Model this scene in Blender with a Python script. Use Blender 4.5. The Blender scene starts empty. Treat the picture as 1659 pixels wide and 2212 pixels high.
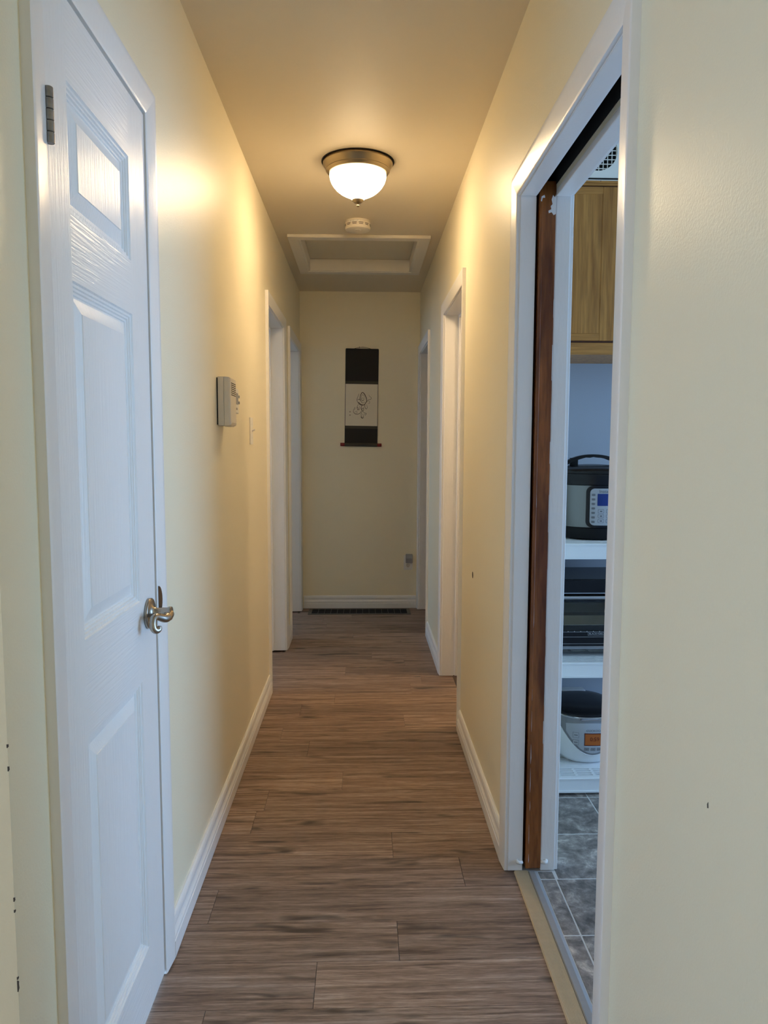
import bpy, bmesh, math, random
from mathutils import Vector, Matrix
random.seed(7)
C = bpy.context.scene.collection
SC = bpy.context.scene

# ------------------------------------------------------------------ camera, sky, exposure
FPX, PITCH, YAW, ROLL, CAMH = 1583.19, 0.0905, 0.0288, 0.0034, 1.278
def make_camera():
    cy, sy, cp, sp = math.cos(YAW), math.sin(YAW), math.cos(PITCH), math.sin(PITCH)
    fw = Vector((sy*cp, cy*cp, -sp)); rt = Vector((cy, -sy, 0)); up = rt.cross(fw)
    c, s = math.cos(ROLL), math.sin(ROLL)
    r, u = c*rt + s*up, c*up - s*rt
    cam = bpy.data.cameras.new('camera'); o = bpy.data.objects.new('camera', cam); C.objects.link(o)
    cam.sensor_fit = 'HORIZONTAL'; cam.sensor_width = 36.0; cam.lens = 36.0*FPX/1659.0
    cam.clip_start = 0.02
    m = Matrix((r, u, -fw)).transposed().to_4x4(); m.translation = Vector((0, 0, CAMH))
    o.matrix_world = m
    SC.camera = o
make_camera()
SKY = 6.7
LAMP = 45.0
w = bpy.data.worlds.new('sky'); SC.world = w; w.use_nodes = True
bg = w.node_tree.nodes['Background']; bg.inputs[0].default_value = (0.38, 0.63, 1.0, 1); bg.inputs[1].default_value = SKY
SC.view_settings.view_transform = 'Standard'; SC.view_settings.look = 'None'
SC.view_settings.exposure = 0.25; SC.view_settings.gamma = 1.0; SC.view_settings.use_curve_mapping = False
try:
    SC.cycles.use_denoising = True
    SC.cycles.max_bounces = 10; SC.cycles.diffuse_bounces = 7; SC.cycles.sample_clamp_indirect = 6.0
    SC.cycles.caustics_reflective = False; SC.cycles.caustics_refractive = False
except Exception:
    pass

# ------------------------------------------------------------------ room dimensions (metres)
XL, XR, YE, ZC = -0.4816, 0.436, 5.693, 2.44       # hall walls, end wall, ceiling
WT = 0.142                                          # wall thickness
XLo, XRo = XL - 0.12, XR + WT
YC = 0.975                                          # outer corner where the hall begins
OUT = 3.4
KY0, KY1 = -0.6, 3.05                               # kitchen extent

WINDOWS = []   # (axis, value, lo, hi, zlo, zhi) filled below, gets a sky portal

def portal(loc, rot, sx, sy):
    l = bpy.data.lights.new('window_daylight', 'AREA'); l.shape = 'RECTANGLE'; l.size = sx; l.size_y = sy
    l.cycles.is_portal = True
    o = bpy.data.objects.new('window_daylight', l); C.objects.link(o); o.location = loc; o.rotation_euler = rot
P2 = math.pi/2
# portals sit in the window openings of the rooms around the hall
portal((3.45, 1.7, 1.1), (0, P2, 0), 2.1, 2.0)            # kitchen, unseen opening made tall to throw daylight on the closet door (light travels -x)
portal((-3.45, -0.9, 1.4), (0, -P2, 0), 1.3, 2.1)         # front room, side wall
fl = bpy.data.lights.new('front_room_fill', 'POINT'); fl.energy = 15.0; fl.color = (1.0, 0.70, 0.40); fl.shadow_soft_size = 0.12  # unseen fill light without a fixture, added to warm the near right wall
bl_ = bpy.data.lights.new('right_room_fill', 'POINT'); bl_.energy = 26.0; bl_.color = (1.0, 0.74, 0.46); bl_.shadow_soft_size = 0.12  # added fill in the unseen right room, brightens the doorway jamb
blo = bpy.data.objects.new('right_room_fill', bl_); C.objects.link(blo); blo.location = (1.5, 3.42, 2.1)
flo = bpy.data.objects.new('front_room_fill', fl); C.objects.link(flo); flo.location = (-1.7, -1.3, 2.15)
portal((-3.45, 3.85, 1.5), (0, -P2, 0), 1.2, 0.9)         # left near bedroom
portal((-3.45, 5.6, 1.5), (0, -P2, 0), 1.2, 1.1)          # left far bedroom

# ------------------------------------------------------------------ materials
MATS = {}
def new_mat(name):
    m = bpy.data.materials.new(name); m.use_nodes = True
    nt = m.node_tree; b = nt.nodes['Principled BSDF']
    return m, nt, b
def pmat(name, col, rough=0.5, metal=0.0, bump=None, spec=None, var=None, emit=None):
    """plain principled material with optional noise bump (scale xyz, strength, distance) and colour variation"""
    if name in MATS: return MATS[name]
    m, nt, b = new_mat(name)
    b.inputs['Base Color'].default_value = (*col, 1); b.inputs['Roughness'].default_value = rough
    b.inputs['Metallic'].default_value = metal
    if spec is not None: b.inputs['Specular IOR Level'].default_value = spec
    if emit: b.inputs['Emission Color'].default_value = (*emit[0], 1); b.inputs['Emission Strength'].default_value = emit[1]
    N, L = nt.nodes, nt.links
    if bump or var:
        tc = N.new('ShaderNodeTexCoord')
    if bump:
        sc, st, ds = bump
        mp = N.new('ShaderNodeMapping'); mp.inputs['Scale'].default_value = sc
        no = N.new('ShaderNodeTexNoise'); no.inputs['Scale'].default_value = 1.0; no.inputs['Detail'].default_value = 4
        bp = N.new('ShaderNodeBump'); bp.inputs['Strength'].default_value = st; bp.inputs['Distance'].default_value = ds
        L.new(tc.outputs['Object'], mp.inputs[0]); L.new(mp.outputs[0], no.inputs[0]); L.new(no.outputs['Fac'], bp.inputs['Height'])
        L.new(bp.outputs[0], b.inputs['Normal'])
    if var:
        sc, col2 = var
        mp = N.new('ShaderNodeMapping'); mp.inputs['Scale'].default_value = sc
        no = N.new('ShaderNodeTexNoise'); no.inputs['Scale'].default_value = 1.0; no.inputs['Detail'].default_value = 5
        mx = N.new('ShaderNodeMix'); mx.data_type = 'RGBA'
        mx.inputs['A'].default_value = (*col, 1); mx.inputs['B'].default_value = (*col2, 1)
        L.new(tc.outputs['Object'], mp.inputs[0]); L.new(mp.outputs[0], no.inputs[0]); L.new(no.outputs['Fac'], mx.inputs['Factor'])
        L.new(mx.outputs['Result'], b.inputs['Base Color'])
    MATS[name] = m
    return m

def ramp(nt, stops):
    r = nt.nodes.new('ShaderNodeValToRGB'); e = r.color_ramp.elements
    while len(e) < len(stops): e.new(0.5)
    for i, (p, c) in enumerate(stops): e[i].position = p; e[i].color = (*c, 1)
    return r

def plank_mat():
    m, nt, b = new_mat('vinyl_oak_plank'); N, L = nt.nodes, nt.links
    tc = N.new('ShaderNodeTexCoord'); oi = N.new('ShaderNodeObjectInfo')
    mul = N.new('ShaderNodeMath'); mul.operation = 'MULTIPLY'; mul.inputs[1].default_value = 57.0
    L.new(oi.outputs['Random'], mul.inputs[0])
    cmb = N.new('ShaderNodeCombineXYZ'); L.new(mul.outputs[0], cmb.inputs[0]); L.new(mul.outputs[0], cmb.inputs[1]); L.new(mul.outputs[0], cmb.inputs[2])
    add = N.new('ShaderNodeVectorMath'); add.operation = 'ADD'
    L.new(tc.outputs['Object'], add.inputs[0]); L.new(cmb.outputs[0], add.inputs[1])
    def noise(scale, detail, dist=0.0, rough=0.55):
        mp = N.new('ShaderNodeMapping'); mp.inputs['Scale'].default_value = scale
        no = N.new('ShaderNodeTexNoise'); no.inputs['Scale'].default_value = 1; no.inputs['Detail'].default_value = detail
        no.inputs['Distortion'].default_value = dist; no.inputs['Roughness'].default_value = rough
        L.new(add.outputs[0], mp.inputs[0]); L.new(mp.outputs[0], no.inputs[0]); return no
    a = noise((3.0, 58, 1), 8, 0.5, 0.64)
    f = noise((22, 420, 1), 5, 0.2, 0.7)
    k = noise((4.2, 25, 1), 2, 0.35)
    br = noise((0.9, 6, 1), 2)
    # cathedral grain: bands of a stretched noise
    mp = N.new('ShaderNodeMapping'); mp.inputs['Scale'].default_value = (1.6, 13, 1)
    L.new(add.outputs[0], mp.inputs[0])
    wv = N.new('ShaderNodeTexWave'); wv.wave_type = 'BANDS'; wv.bands_direction = 'Y'
    wv.inputs['Scale'].default_value = 1.7; wv.inputs['Distortion'].default_value = 7; wv.inputs['Detail'].default_value = 2.5; wv.inputs['Detail Scale'].default_value = 0.7
    L.new(mp.outputs[0], wv.inputs['Vector'])
    r1 = ramp(nt, [(0.30, (0.105, 0.062, 0.042)), (0.45, (0.245, 0.157, 0.110)), (0.58, (0.350, 0.243, 0.180)), (0.74, (0.47, 0.365, 0.295))])
    L.new(a.outputs['Fac'], r1.inputs[0])
    def mixc(fac, A, Bc, mode='MULTIPLY', f0=1.0):
        mx = N.new('ShaderNodeMix'); mx.data_type = 'RGBA'; mx.blend_type = mode
        if fac is None: mx.inputs['Factor'].default_value = f0
        else: L.new(fac, mx.inputs['Factor'])
        L.new(A, mx.inputs['A'])
        if isinstance(Bc, tuple): mx.inputs['B'].default_value = (*Bc, 1)
        else: L.new(Bc, mx.inputs['B'])
        return mx.outputs['Result']
    rf = ramp(nt, [(0.32, (0.58, 0.55, 0.53)), (0.6, (1.14, 1.14, 1.14))]); L.new(f.outputs['Fac'], rf.inputs[0])
    rw = ramp(nt, [(0.0, (0.82, 0.80, 0.78)), (0.5, (1.04, 1.04, 1.04))]); L.new(wv.outputs['Fac'], rw.inputs[0])
    rb = ramp(nt, [(0.3, (0.86, 0.86, 0.88)), (0.7, (1.12, 1.1, 1.06))]); L.new(br.outputs['Fac'], rb.inputs[0])
    rk = ramp(nt, [(0.60, (0, 0, 0)), (0.73, (0.92, 0.92, 0.92))]); L.new(k.outputs['Fac'], rk.inputs[0])
    c = mixc(None, r1.outputs[0], rf.outputs[0]); c = mixc(None, c, rw.outputs[0], f0=0.8); c = mixc(None, c, rb.outputs[0])
    c = mixc(rk.outputs[0], c, (0.055, 0.036, 0.027), 'MIX')
    hsv = N.new('ShaderNodeHueSaturation')
    mr = N.new('ShaderNodeMapRange'); mr.inputs['To Min'].default_value = 0.84; mr.inputs['To Max'].default_value = 1.12
    L.new(oi.outputs['Random'], mr.inputs[0]); L.new(mr.outputs[0], hsv.inputs['Value']); L.new(c, hsv.inputs['Color'])
    hsv.inputs['Saturation'].default_value = 0.92
    L.new(hsv.outputs[0], b.inputs['Base Color'])
    b.inputs['Roughness'].default_value = 0.5; b.inputs['Specular IOR Level'].default_value = 0.35
    bp = N.new('ShaderNodeBump'); bp.inputs['Strength'].default_value = 0.25; bp.inputs['Distance'].default_value = 0.001
    L.new(f.outputs['Fac'], bp.inputs['Height']); L.new(bp.outputs[0], b.inputs['Normal'])
    return m

def slate_mat():
    m, nt, b = new_mat('slate_vinyl_tile'); N, L = nt.nodes, nt.links
    tc = N.new('ShaderNodeTexCoord'); oi = N.new('ShaderNodeObjectInfo')
    mul = N.new('ShaderNodeMath'); mul.operation = 'MULTIPLY'; mul.inputs[1].default_value = 31.0
    L.new(oi.outputs['Random'], mul.inputs[0])
    add = N.new('ShaderNodeVectorMath'); add.operation = 'ADD'
    L.new(tc.outputs['Object'], add.inputs[0]); L.new(mul.outputs[0], add.inputs[1])
    n1 = N.new('ShaderNodeTexNoise'); n1.inputs['Scale'].default_value = 17; n1.inputs['Detail'].default_value = 12; n1.inputs['Distortion'].default_value = 0.35
    n1.inputs['Roughness'].default_value = 0.72
    L.new(add.outputs[0], n1.inputs[0])
    r = ramp(nt, [(0.36, (0.10, 0.088, 0.082)), (0.48, (0.21, 0.185, 0.17)), (0.55, (0.31, 0.275, 0.25)), (0.64, (0.56, 0.50, 0.45))])
    L.new(n1.outputs['Fac'], r.inputs[0])
    hsv = N.new('ShaderNodeHueSaturation'); mr = N.new('ShaderNodeMapRange'); mr.inputs['To Min'].default_value = 0.8; mr.inputs['To Max'].default_value = 1.2
    L.new(oi.outputs['Random'], mr.inputs[0]); L.new(mr.outputs[0], hsv.inputs['Value']); L.new(r.outputs[0], hsv.inputs['Color'])
    L.new(hsv.outputs[0], b.inputs['Base Color']); b.inputs['Roughness'].default_value = 0.42
    bp = N.new('ShaderNodeBump'); bp.inputs['Strength'].default_value = 0.3; bp.inputs['Distance'].default_value = 0.002
    L.new(n1.outputs['Fac'], bp.inputs['Height']); L.new(bp.outputs[0], b.inputs['Normal'])
    return m

def wood_mat(name, dark, light, scale, rough=0.35):
    m, nt, b = new_mat(name); N, L = nt.nodes, nt.links
    tc = N.new('ShaderNodeTexCoord'); mp = N.new('ShaderNodeMapping'); mp.inputs['Scale'].default_value = scale
    n1 = N.new('ShaderNodeTexNoise'); n1.inputs['Scale'].default_value = 1; n1.inputs['Detail'].default_value = 6; n1.inputs['Distortion'].default_value = 0.8
    L.new(tc.outputs['Object'], mp.inputs[0]); L.new(mp.outputs[0], n1.inputs[0])
    mp2 = N.new('ShaderNodeMapping'); mp2.inputs['Scale'].default_value = tuple(s*5 for s in scale)
    n2 = N.new('ShaderNodeTexNoise'); n2.inputs['Scale'].default_value = 1; n2.inputs['Detail'].default_value = 3
    L.new(tc.outputs['Object'], mp2.inputs[0]); L.new(mp2.outputs[0], n2.inputs[0])
    r = ramp(nt, [(0.32, dark), (0.66, light)]); L.new(n1.outputs['Fac'], r.inputs[0])
    r2 = ramp(nt, [(0.35, (0.7, 0.68, 0.66)), (0.6, (1.08, 1.08, 1.08))]); L.new(n2.outputs['Fac'], r2.inputs[0])
    mx = N.new('ShaderNodeMix'); mx.data_type = 'RGBA'; mx.blend_type = 'MULTIPLY'; mx.inputs['Factor'].default_value = 0.8
    L.new(r.outputs[0], mx.inputs['A']); L.new(r2.outputs[0], mx.inputs['B'])
    L.new(mx.outputs['Result'], b.inputs['Base Color']); b.inputs['Roughness'].default_value = rough
    return m

def dark_glass():
    m = bpy.data.materials.new('smoked_oven_glass'); m.use_nodes = True; nt = m.node_tree; nt.nodes.clear()
    o = nt.nodes.new('ShaderNodeOutputMaterial'); t = nt.nodes.new('ShaderNodeBsdfTransparent'); t.inputs[0].default_value = (0.85, 0.85, 0.82, 1)
    g = nt.nodes.new('ShaderNodeBsdfGlossy'); g.inputs['Roughness'].default_value = 0.05; g.inputs[0].default_value = (0.9, 0.9, 0.9, 1)
    fr = nt.nodes.new('ShaderNodeFresnel'); fr.inputs[0].default_value = 1.45
    mx = nt.nodes.new('ShaderNodeMixShader')
    nt.links.new(fr.outputs[0], mx.inputs[0]); nt.links.new(t.outputs[0], mx.inputs[1]); nt.links.new(g.outputs[0], mx.inputs[2]); nt.links.new(mx.outputs[0], o.inputs[0])
    return m

WALL = pmat('cream_wall_paint', (0.875, 0.795, 0.59), 0.38, bump=((260, 260, 260), 0.22, 0.003))
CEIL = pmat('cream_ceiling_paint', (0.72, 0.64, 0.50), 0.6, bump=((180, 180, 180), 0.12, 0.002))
TRIM = pmat('white_trim_paint', (0.84, 0.825, 0.80), 0.30, bump=((90, 90, 20), 0.18, 0.003))
DOORV = pmat('white_door_grain_upright', (0.84, 0.83, 0.81), 0.33, bump=((210, 210, 7), 0.55, 0.0025))
DOORH = pmat('white_door_grain_level', (0.84, 0.83, 0.81), 0.33, bump=((7, 7, 210), 0.55, 0.0025))
HATCH = pmat('white_hatch_paint', (0.76, 0.72, 0.64), 0.5, bump=((90, 90, 90), 0.15, 0.002))
HATCHP = pmat('cream_hatch_board', (0.70, 0.63, 0.48), 0.6, bump=((150, 150, 150), 0.15, 0.002))
KWALL = pmat('grey_kitchen_paint', (0.33, 0.355, 0.40), 0.5, bump=((200, 200, 200), 0.1, 0.002))
ROOMW = pmat('pale_room_paint', (0.74, 0.72, 0.68), 0.5, bump=((200, 200, 200), 0.1, 0.002))
SUB = pmat('subfloor', (0.16, 0.12, 0.09), 0.8, bump=((40, 40, 40), 0.2, 0.002))
GROUT = pmat('pale_grout', (0.62, 0.61, 0.59), 0.8, bump=((300, 300, 300), 0.2, 0.001))
PLANK = plank_mat(); TILE = slate_mat()
NICKEL = pmat('aged_nickel', (0.40, 0.35, 0.29), 0.28, 1.0, bump=((120, 120, 120), 0.08, 0.001))
DKMET = pmat('dark_bronze_metal', (0.13, 0.10, 0.08), 0.35, 1.0, bump=((150, 150, 150), 0.1, 0.001))
HINGE = pmat('brushed_hinge_metal', (0.44, 0.42, 0.39), 0.4, 0.9, var=((60, 60, 60), (0.14, 0.12, 0.1)))
BRONZE = pmat('antique_brass', (0.30, 0.245, 0.165), 0.36, 1.0, bump=((40, 40, 40), 0.05, 0.001))
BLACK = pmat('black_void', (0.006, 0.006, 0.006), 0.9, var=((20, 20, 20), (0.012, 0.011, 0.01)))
GLOSSB = pmat('glossy_black_plastic', (0.006, 0.006, 0.008), 0.26, spec=0.3, var=((30, 30, 30), (0.012, 0.012, 0.014)))
MATTB = pmat('matt_black_plastic', (0.008, 0.008, 0.009), 0.5, spec=0.2, bump=((400, 400, 400), 0.1, 0.001))
STEEL = pmat('brushed_steel', (0.20, 0.205, 0.205), 0.34, 1.0, bump=((4, 4, 500), 0.1, 0.0005))
CHROME = pmat('polished_chrome', (0.75, 0.75, 0.76), 0.12, 1.0, var=((20, 20, 20), (0.68, 0.68, 0.7)))
IVORY = pmat('ivory_plastic', (0.72, 0.66, 0.55), 0.4, bump=((300, 300, 300), 0.05, 0.001))
WPLAS = pmat('white_plastic', (0.80, 0.78, 0.73), 0.38, bump=((300, 300, 300), 0.05, 0.001))
SHELF = pmat('white_resin', (0.78, 0.79, 0.80), 0.45, bump=((240, 240, 240), 0.12, 0.001))
RICEW = pmat('white_gloss_plastic', (0.80, 0.81, 0.82), 0.25, var=((9, 9, 9), (0.77, 0.78, 0.80)))
SILVER = pmat('silver_plastic', (0.23, 0.235, 0.25), 0.38, 0.0, var=((40, 40, 40), (0.20, 0.205, 0.22)))
PANEL = pmat('pale_control_film', (0.42, 0.43, 0.46), 0.35, var=((30, 30, 30), (0.38, 0.39, 0.42)))
INKG = pmat('grey_print', (0.10, 0.10, 0.11), 0.5, var=((90, 90, 90), (0.14, 0.14, 0.15)))
LCDB = pmat('blue_screen', (0.012, 0.03, 0.16), 0.15, var=((40, 40, 9), (0.02, 0.04, 0.2)))
LCDO = pmat('amber_screen', (0.20, 0.065, 0.015), 0.3, emit=((1.0, 0.28, 0.05), 0.05), var=((30, 30, 30), (0.24, 0.08, 0.018)))
MAROON = pmat('maroon_screen_frame', (0.10, 0.012, 0.008), 0.3, var=((50, 50, 50), (0.12, 0.016, 0.01)))
OAK = wood_mat('honey_oak', (0.31, 0.125, 0.022), (0.48, 0.22, 0.050), (26, 26, 1.5), 0.4)
OAKH = wood_mat('honey_oak_level', (0.31, 0.125, 0.022), (0.50, 0.23, 0.054), (1.5, 26, 26), 0.4)
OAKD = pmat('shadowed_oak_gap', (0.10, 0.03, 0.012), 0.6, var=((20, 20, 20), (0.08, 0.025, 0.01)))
PDOOR = wood_mat('varnished_mahogany', (0.13, 0.036, 0.007), (0.31, 0.105, 0.024), (26, 26, 2.6), 0.26)
PAINTC = pmat('flaking_white_paint', (0.78, 0.77, 0.75), 0.5, bump=((300, 300, 300), 0.3, 0.001))
RIBG = pmat('gold_anodised_strip', (0.66, 0.54, 0.37), 0.42, 0.2, var=((6, 90, 6), (0.58, 0.47, 0.32)))
GREYS = pmat('grey_metal_strip', (0.36, 0.35, 0.34), 0.45, 0.3, var=((8, 60, 8), (0.31, 0.31, 0.32)))
SCRD = pmat('charcoal_brocade', (0.020, 0.018, 0.014), 0.85, bump=((500, 500, 500), 0.3, 0.001))
SCRM = pmat('olive_brocade_band', (0.060, 0.050, 0.036), 0.8, bump=((500, 500, 500), 0.3, 0.001))
PAPER = pmat('ivory_scroll_paper', (0.84, 0.77, 0.62), 0.8, var=((9, 9, 9), (0.79, 0.71, 0.56)))
INK = pmat('brown_black_ink', (0.065, 0.048, 0.028), 0.8, var=((60, 60, 60), (0.12, 0.09, 0.055)))
SEAL = pmat('faded_seal_ink', (0.34, 0.26, 0.18), 0.8, var=((120, 120, 120), (0.46, 0.37, 0.26)))
REDL = pmat('red_lacquer', (0.22, 0.008, 0.012), 0.25, var=((30, 30, 30), (0.17, 0.006, 0.01)))
CORD = pmat('tan_cord', (0.16, 0.10, 0.05), 0.8, bump=((600, 600, 600), 0.3, 0.001))
GREYP = pmat('grey_plastic', (0.30, 0.30, 0.31), 0.35, bump=((300, 300, 300), 0.05, 0.001))
VENTM = pmat('brown_painted_steel', (0.085, 0.075, 0.06), 0.45, 0.4, bump=((200, 200, 200), 0.1, 0.001))
CHIP = pmat('bare_drywall_chip', (0.10, 0.08, 0.065), 0.9, var=((150, 150, 150), (0.05, 0.042, 0.036)))
TANM = pmat('baking_tray_metal', (0.78, 0.70, 0.52), 0.45, 0.2, var=((20, 20, 20), (0.62, 0.55, 0.40)))
BULB = pmat('frosted_glass_lit', (0.9, 0.86, 0.78), 0.4, emit=((1.0, 0.735, 0.43), LAMP), var=((8, 8, 8), (0.86, 0.82, 0.74)))
def bowl_gradient():
    nt = BULB.node_tree; N, L = nt.nodes, nt.links; b = N['Principled BSDF']
    tc = N.new('ShaderNodeTexCoord'); sp = N.new('ShaderNodeSeparateXYZ'); mr = N.new('ShaderNodeMapRange')
    mr.inputs['From Min'].default_value = -0.055; mr.inputs['From Max'].default_value = -0.145
    pw = N.new('ShaderNodeMath'); pw.operation = 'POWER'; pw.inputs[1].default_value = 1.7
    ma = N.new('ShaderNodeMath'); ma.operation = 'MULTIPLY_ADD'; ma.inputs[1].default_value = 2.7*LAMP; ma.inputs[2].default_value = 0.09*LAMP
    L.new(tc.outputs['Object'], sp.inputs[0]); L.new(sp.outputs['Z'], mr.inputs['Value']); L.new(mr.outputs[0], pw.inputs[0]); L.new(pw.outputs[0], ma.inputs[0]); L.new(ma.outputs[0], b.inputs['Emission Strength'])
bowl_gradient()
OGLASS = dark_glass()

# ------------------------------------------------------------------ mesh helpers
class MB:
    def __init__(s): s.bm = bmesh.new()
    def face(s, pts):
        vs = [s.bm.verts.new(p) for p in pts]; return s.bm.faces.new(vs)
    def box(s, x0, x1, y0, y1, z0, z1, bev=0, seg=1):
        b = bmesh.new()
        v = [b.verts.new((x, y, z)) for x in (x0, x1) for y in (y0, y1) for z in (z0, z1)]
        for f in ((0, 1, 3, 2), (4, 6, 7, 5), (0, 4, 5, 1), (2, 3, 7, 6), (0, 2, 6, 4), (1, 5, 7, 3)): b.faces.new([v[i] for i in f])
        bmesh.ops.recalc_face_normals(b, faces=b.faces)
        if bev: bmesh.ops.bevel(b, geom=list(b.edges), offset=bev, segments=seg, affect='EDGES', profile=0.7)
        s.join(b); return s
    def join(s, b, M=None):
        if M is not None: b.transform(M)
        me = bpy.data.meshes.new('tmp'); b.to_mesh(me); b.free(); s.bm.from_mesh(me); bpy.data.meshes.remove(me)
    def loft(s, rings, caps=True, closed=True):
        vs = [[s.bm.verts.new(p) for p in r] for r in rings]
        n = len(rings[0])
        for a, b in zip(vs, vs[1:]):
            for i in range(n if closed else n-1):
                j = (i+1) % n
                s.bm.faces.new((a[i], a[j], b[j], b[i]))
        if caps and closed:
            s.bm.faces.new(vs[0][::-1]); s.bm.faces.new(vs[-1])
        return s
    def lathe(s, prof, c, axis='z', seg=32, cap=True):
        rings = []
        for r, h in prof:
            ring = []
            for i in range(seg):
                a = 2*math.pi*i/seg; u, v = r*math.cos(a), r*math.sin(a)
                p = {'z': (u, v, h), 'x': (h, u, v), 'y': (u, h, v)}[axis]
                ring.append((c[0]+p[0], c[1]+p[1], c[2]+p[2]))
            rings.append(ring)
        return s.loft(rings, cap)
    def tube(s, path, rad, seg=10, flat=None):
        path = [Vector(p) for p in path]; n = len(path)
        rads = rad if isinstance(rad, (list, tuple)) else [rad]*n
        rings = []; ref = None
        for i, p in enumerate(path):
            t = (path[min(i+1, n-1)] - path[max(i-1, 0)]).normalized()
            if ref is None:
                ref = Vector((0, 0, 1)) if abs(t.z) < 0.9 else Vector((1, 0, 0))
            a = (ref - t*ref.dot(t)).normalized(); b = t.cross(a); ref = a
            fl = flat or 1.0
            rings.append([tuple(p + rads[i]*(math.cos(q)*a + fl*math.sin(q)*b)) for q in [2*math.pi*k/seg for k in range(seg)]])
        return s.loft(rings)
    def prism(s, poly, fn, t0, t1):
        """poly: list of (a,b); fn(a,b,t)->xyz"""
        return s.loft([[fn(a, b, t0) for a, b in poly], [fn(a, b, t1) for a, b in poly]])
    def build(s, name, mat, parent=None, smooth=None, origin=None):
        bmesh.ops.remove_doubles(s.bm, verts=list(s.bm.verts), dist=1e-6)
        bmesh.ops.recalc_face_normals(s.bm, faces=list(s.bm.faces))
        off = Vector((0, 0, 0))
        if parent is not None: off = Vector(parent['_w'])
        me = bpy.data.meshes.new(name)
        o = bpy.data.objects.new(name, me); C.objects.link(o)
        if parent is None:
            og = Vector(origin) if origin is not None else Vector((0, 0, 0))
            bmesh.ops.translate(s.bm, verts=list(s.bm.verts), vec=-og); o.location = og; o['_w'] = tuple(og)
        else:
            og = Vector(origin) if origin is not None else off
            bmesh.ops.translate(s.bm, verts=list(s.bm.verts), vec=-og); o.parent = parent; o.location = og - off; o['_w'] = tuple(og)
        s.bm.to_mesh(me); s.bm.free(); me.materials.append(mat)
        if smooth:
            me.polygons.foreach_set('use_smooth', [True]*len(me.polygons)); me.set_sharp_from_angle(angle=math.radians(smooth))
        return o

def smooth_path(pts, rads, k=4):
    q = [Vector((*p, r)) for p, r in zip(pts, rads)]; q = [q[0]] + q + [q[-1]]; out = []
    for i in range(1, len(q)-2):
        a, b, c, d = q[i-1:i+3]
        for j in range(k):
            t = j/k; out.append(0.5*((2*b) + (c-a)*t + (2*a-5*b+4*c-d)*t*t + (3*b-a-3*c+d)*t**3))
    out.append(q[-2]); return [tuple(v[:3]) for v in out], [v[3] for v in out]
def thing(name, loc, label=None, cat=None, group=None, kind=None):
    o = bpy.data.objects.new(name, None); C.objects.link(o); o.location = loc; o['_w'] = tuple(loc); o.empty_display_size = 0.05
    return tag(o, label, cat, group, kind)
def tag(o, label=None, cat=None, group=None, kind=None):
    if label: o['label'] = label
    if cat: o['category'] = cat
    if group: o['group'] = group
    if kind: o['kind'] = kind
    return o
def struct(mb, name, mat, **k):
    return tag(mb.build(name, mat, **k), kind='structure')
def text_mesh(name, body, size, mat, parent, fn, depth=0.0):
    """flat lettering; fn maps (u,v) centred text coordinates to world"""
    cu = bpy.data.curves.new(name, 'FONT'); cu.body = body; cu.size = size; cu.align_x = 'CENTER'; cu.align_y = 'CENTER'; cu.resolution_u = 3
    t = bpy.data.objects.new(name, cu); C.objects.link(t)
    dg = bpy.context.evaluated_depsgraph_get(); me0 = bpy.data.meshes.new_from_object(t.evaluated_get(dg))
    bpy.data.objects.remove(t); bpy.data.curves.remove(cu)
    mb = MB()
    for p in me0.polygons: mb.face([fn(me0.vertices[i].co.x, me0.vertices[i].co.y) for i in p.vertices])
    bpy.data.meshes.remove(me0)
    return mb.build(name, mat, parent)

# ------------------------------------------------------------------ doorways
CW = 0.058
CPROF = [(0, 0), (0, 0.0085), (0.0015, 0.0098), (0.004, 0.0102), (0.006, 0.0108), (0.046, 0.0150), (0.0555, 0.0160), (0.0575, 0.0155), (0.058, 0.0145), (0.058, 0)]
def casing(root, wx, sg, y0, y1, zt, mat=TRIM, zb=0.003, near=True, far=True):
    def P(y, z, t): return (wx + sg*t, y, z)
    if near:
        m = MB(); m.loft([[P(y0-u, zb, t) for u, t in CPROF], [P(y0-u, zt+u, t) for u, t in CPROF]]); m.build('casing', mat, root, smooth=35)
    if far:
        m = MB(); m.loft([[P(y1+u, zb, t) for u, t in CPROF], [P(y1+u, zt+u, t) for u, t in CPROF]]); m.build('casing', mat, root, smooth=35)
    m = MB(); m.loft([[P(y0-u, zt+u, t) for u, t in CPROF], [P(y1+u, zt+u, t) for u, t in CPROF]]); m.build('head_casing', mat, root, smooth=35)

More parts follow.
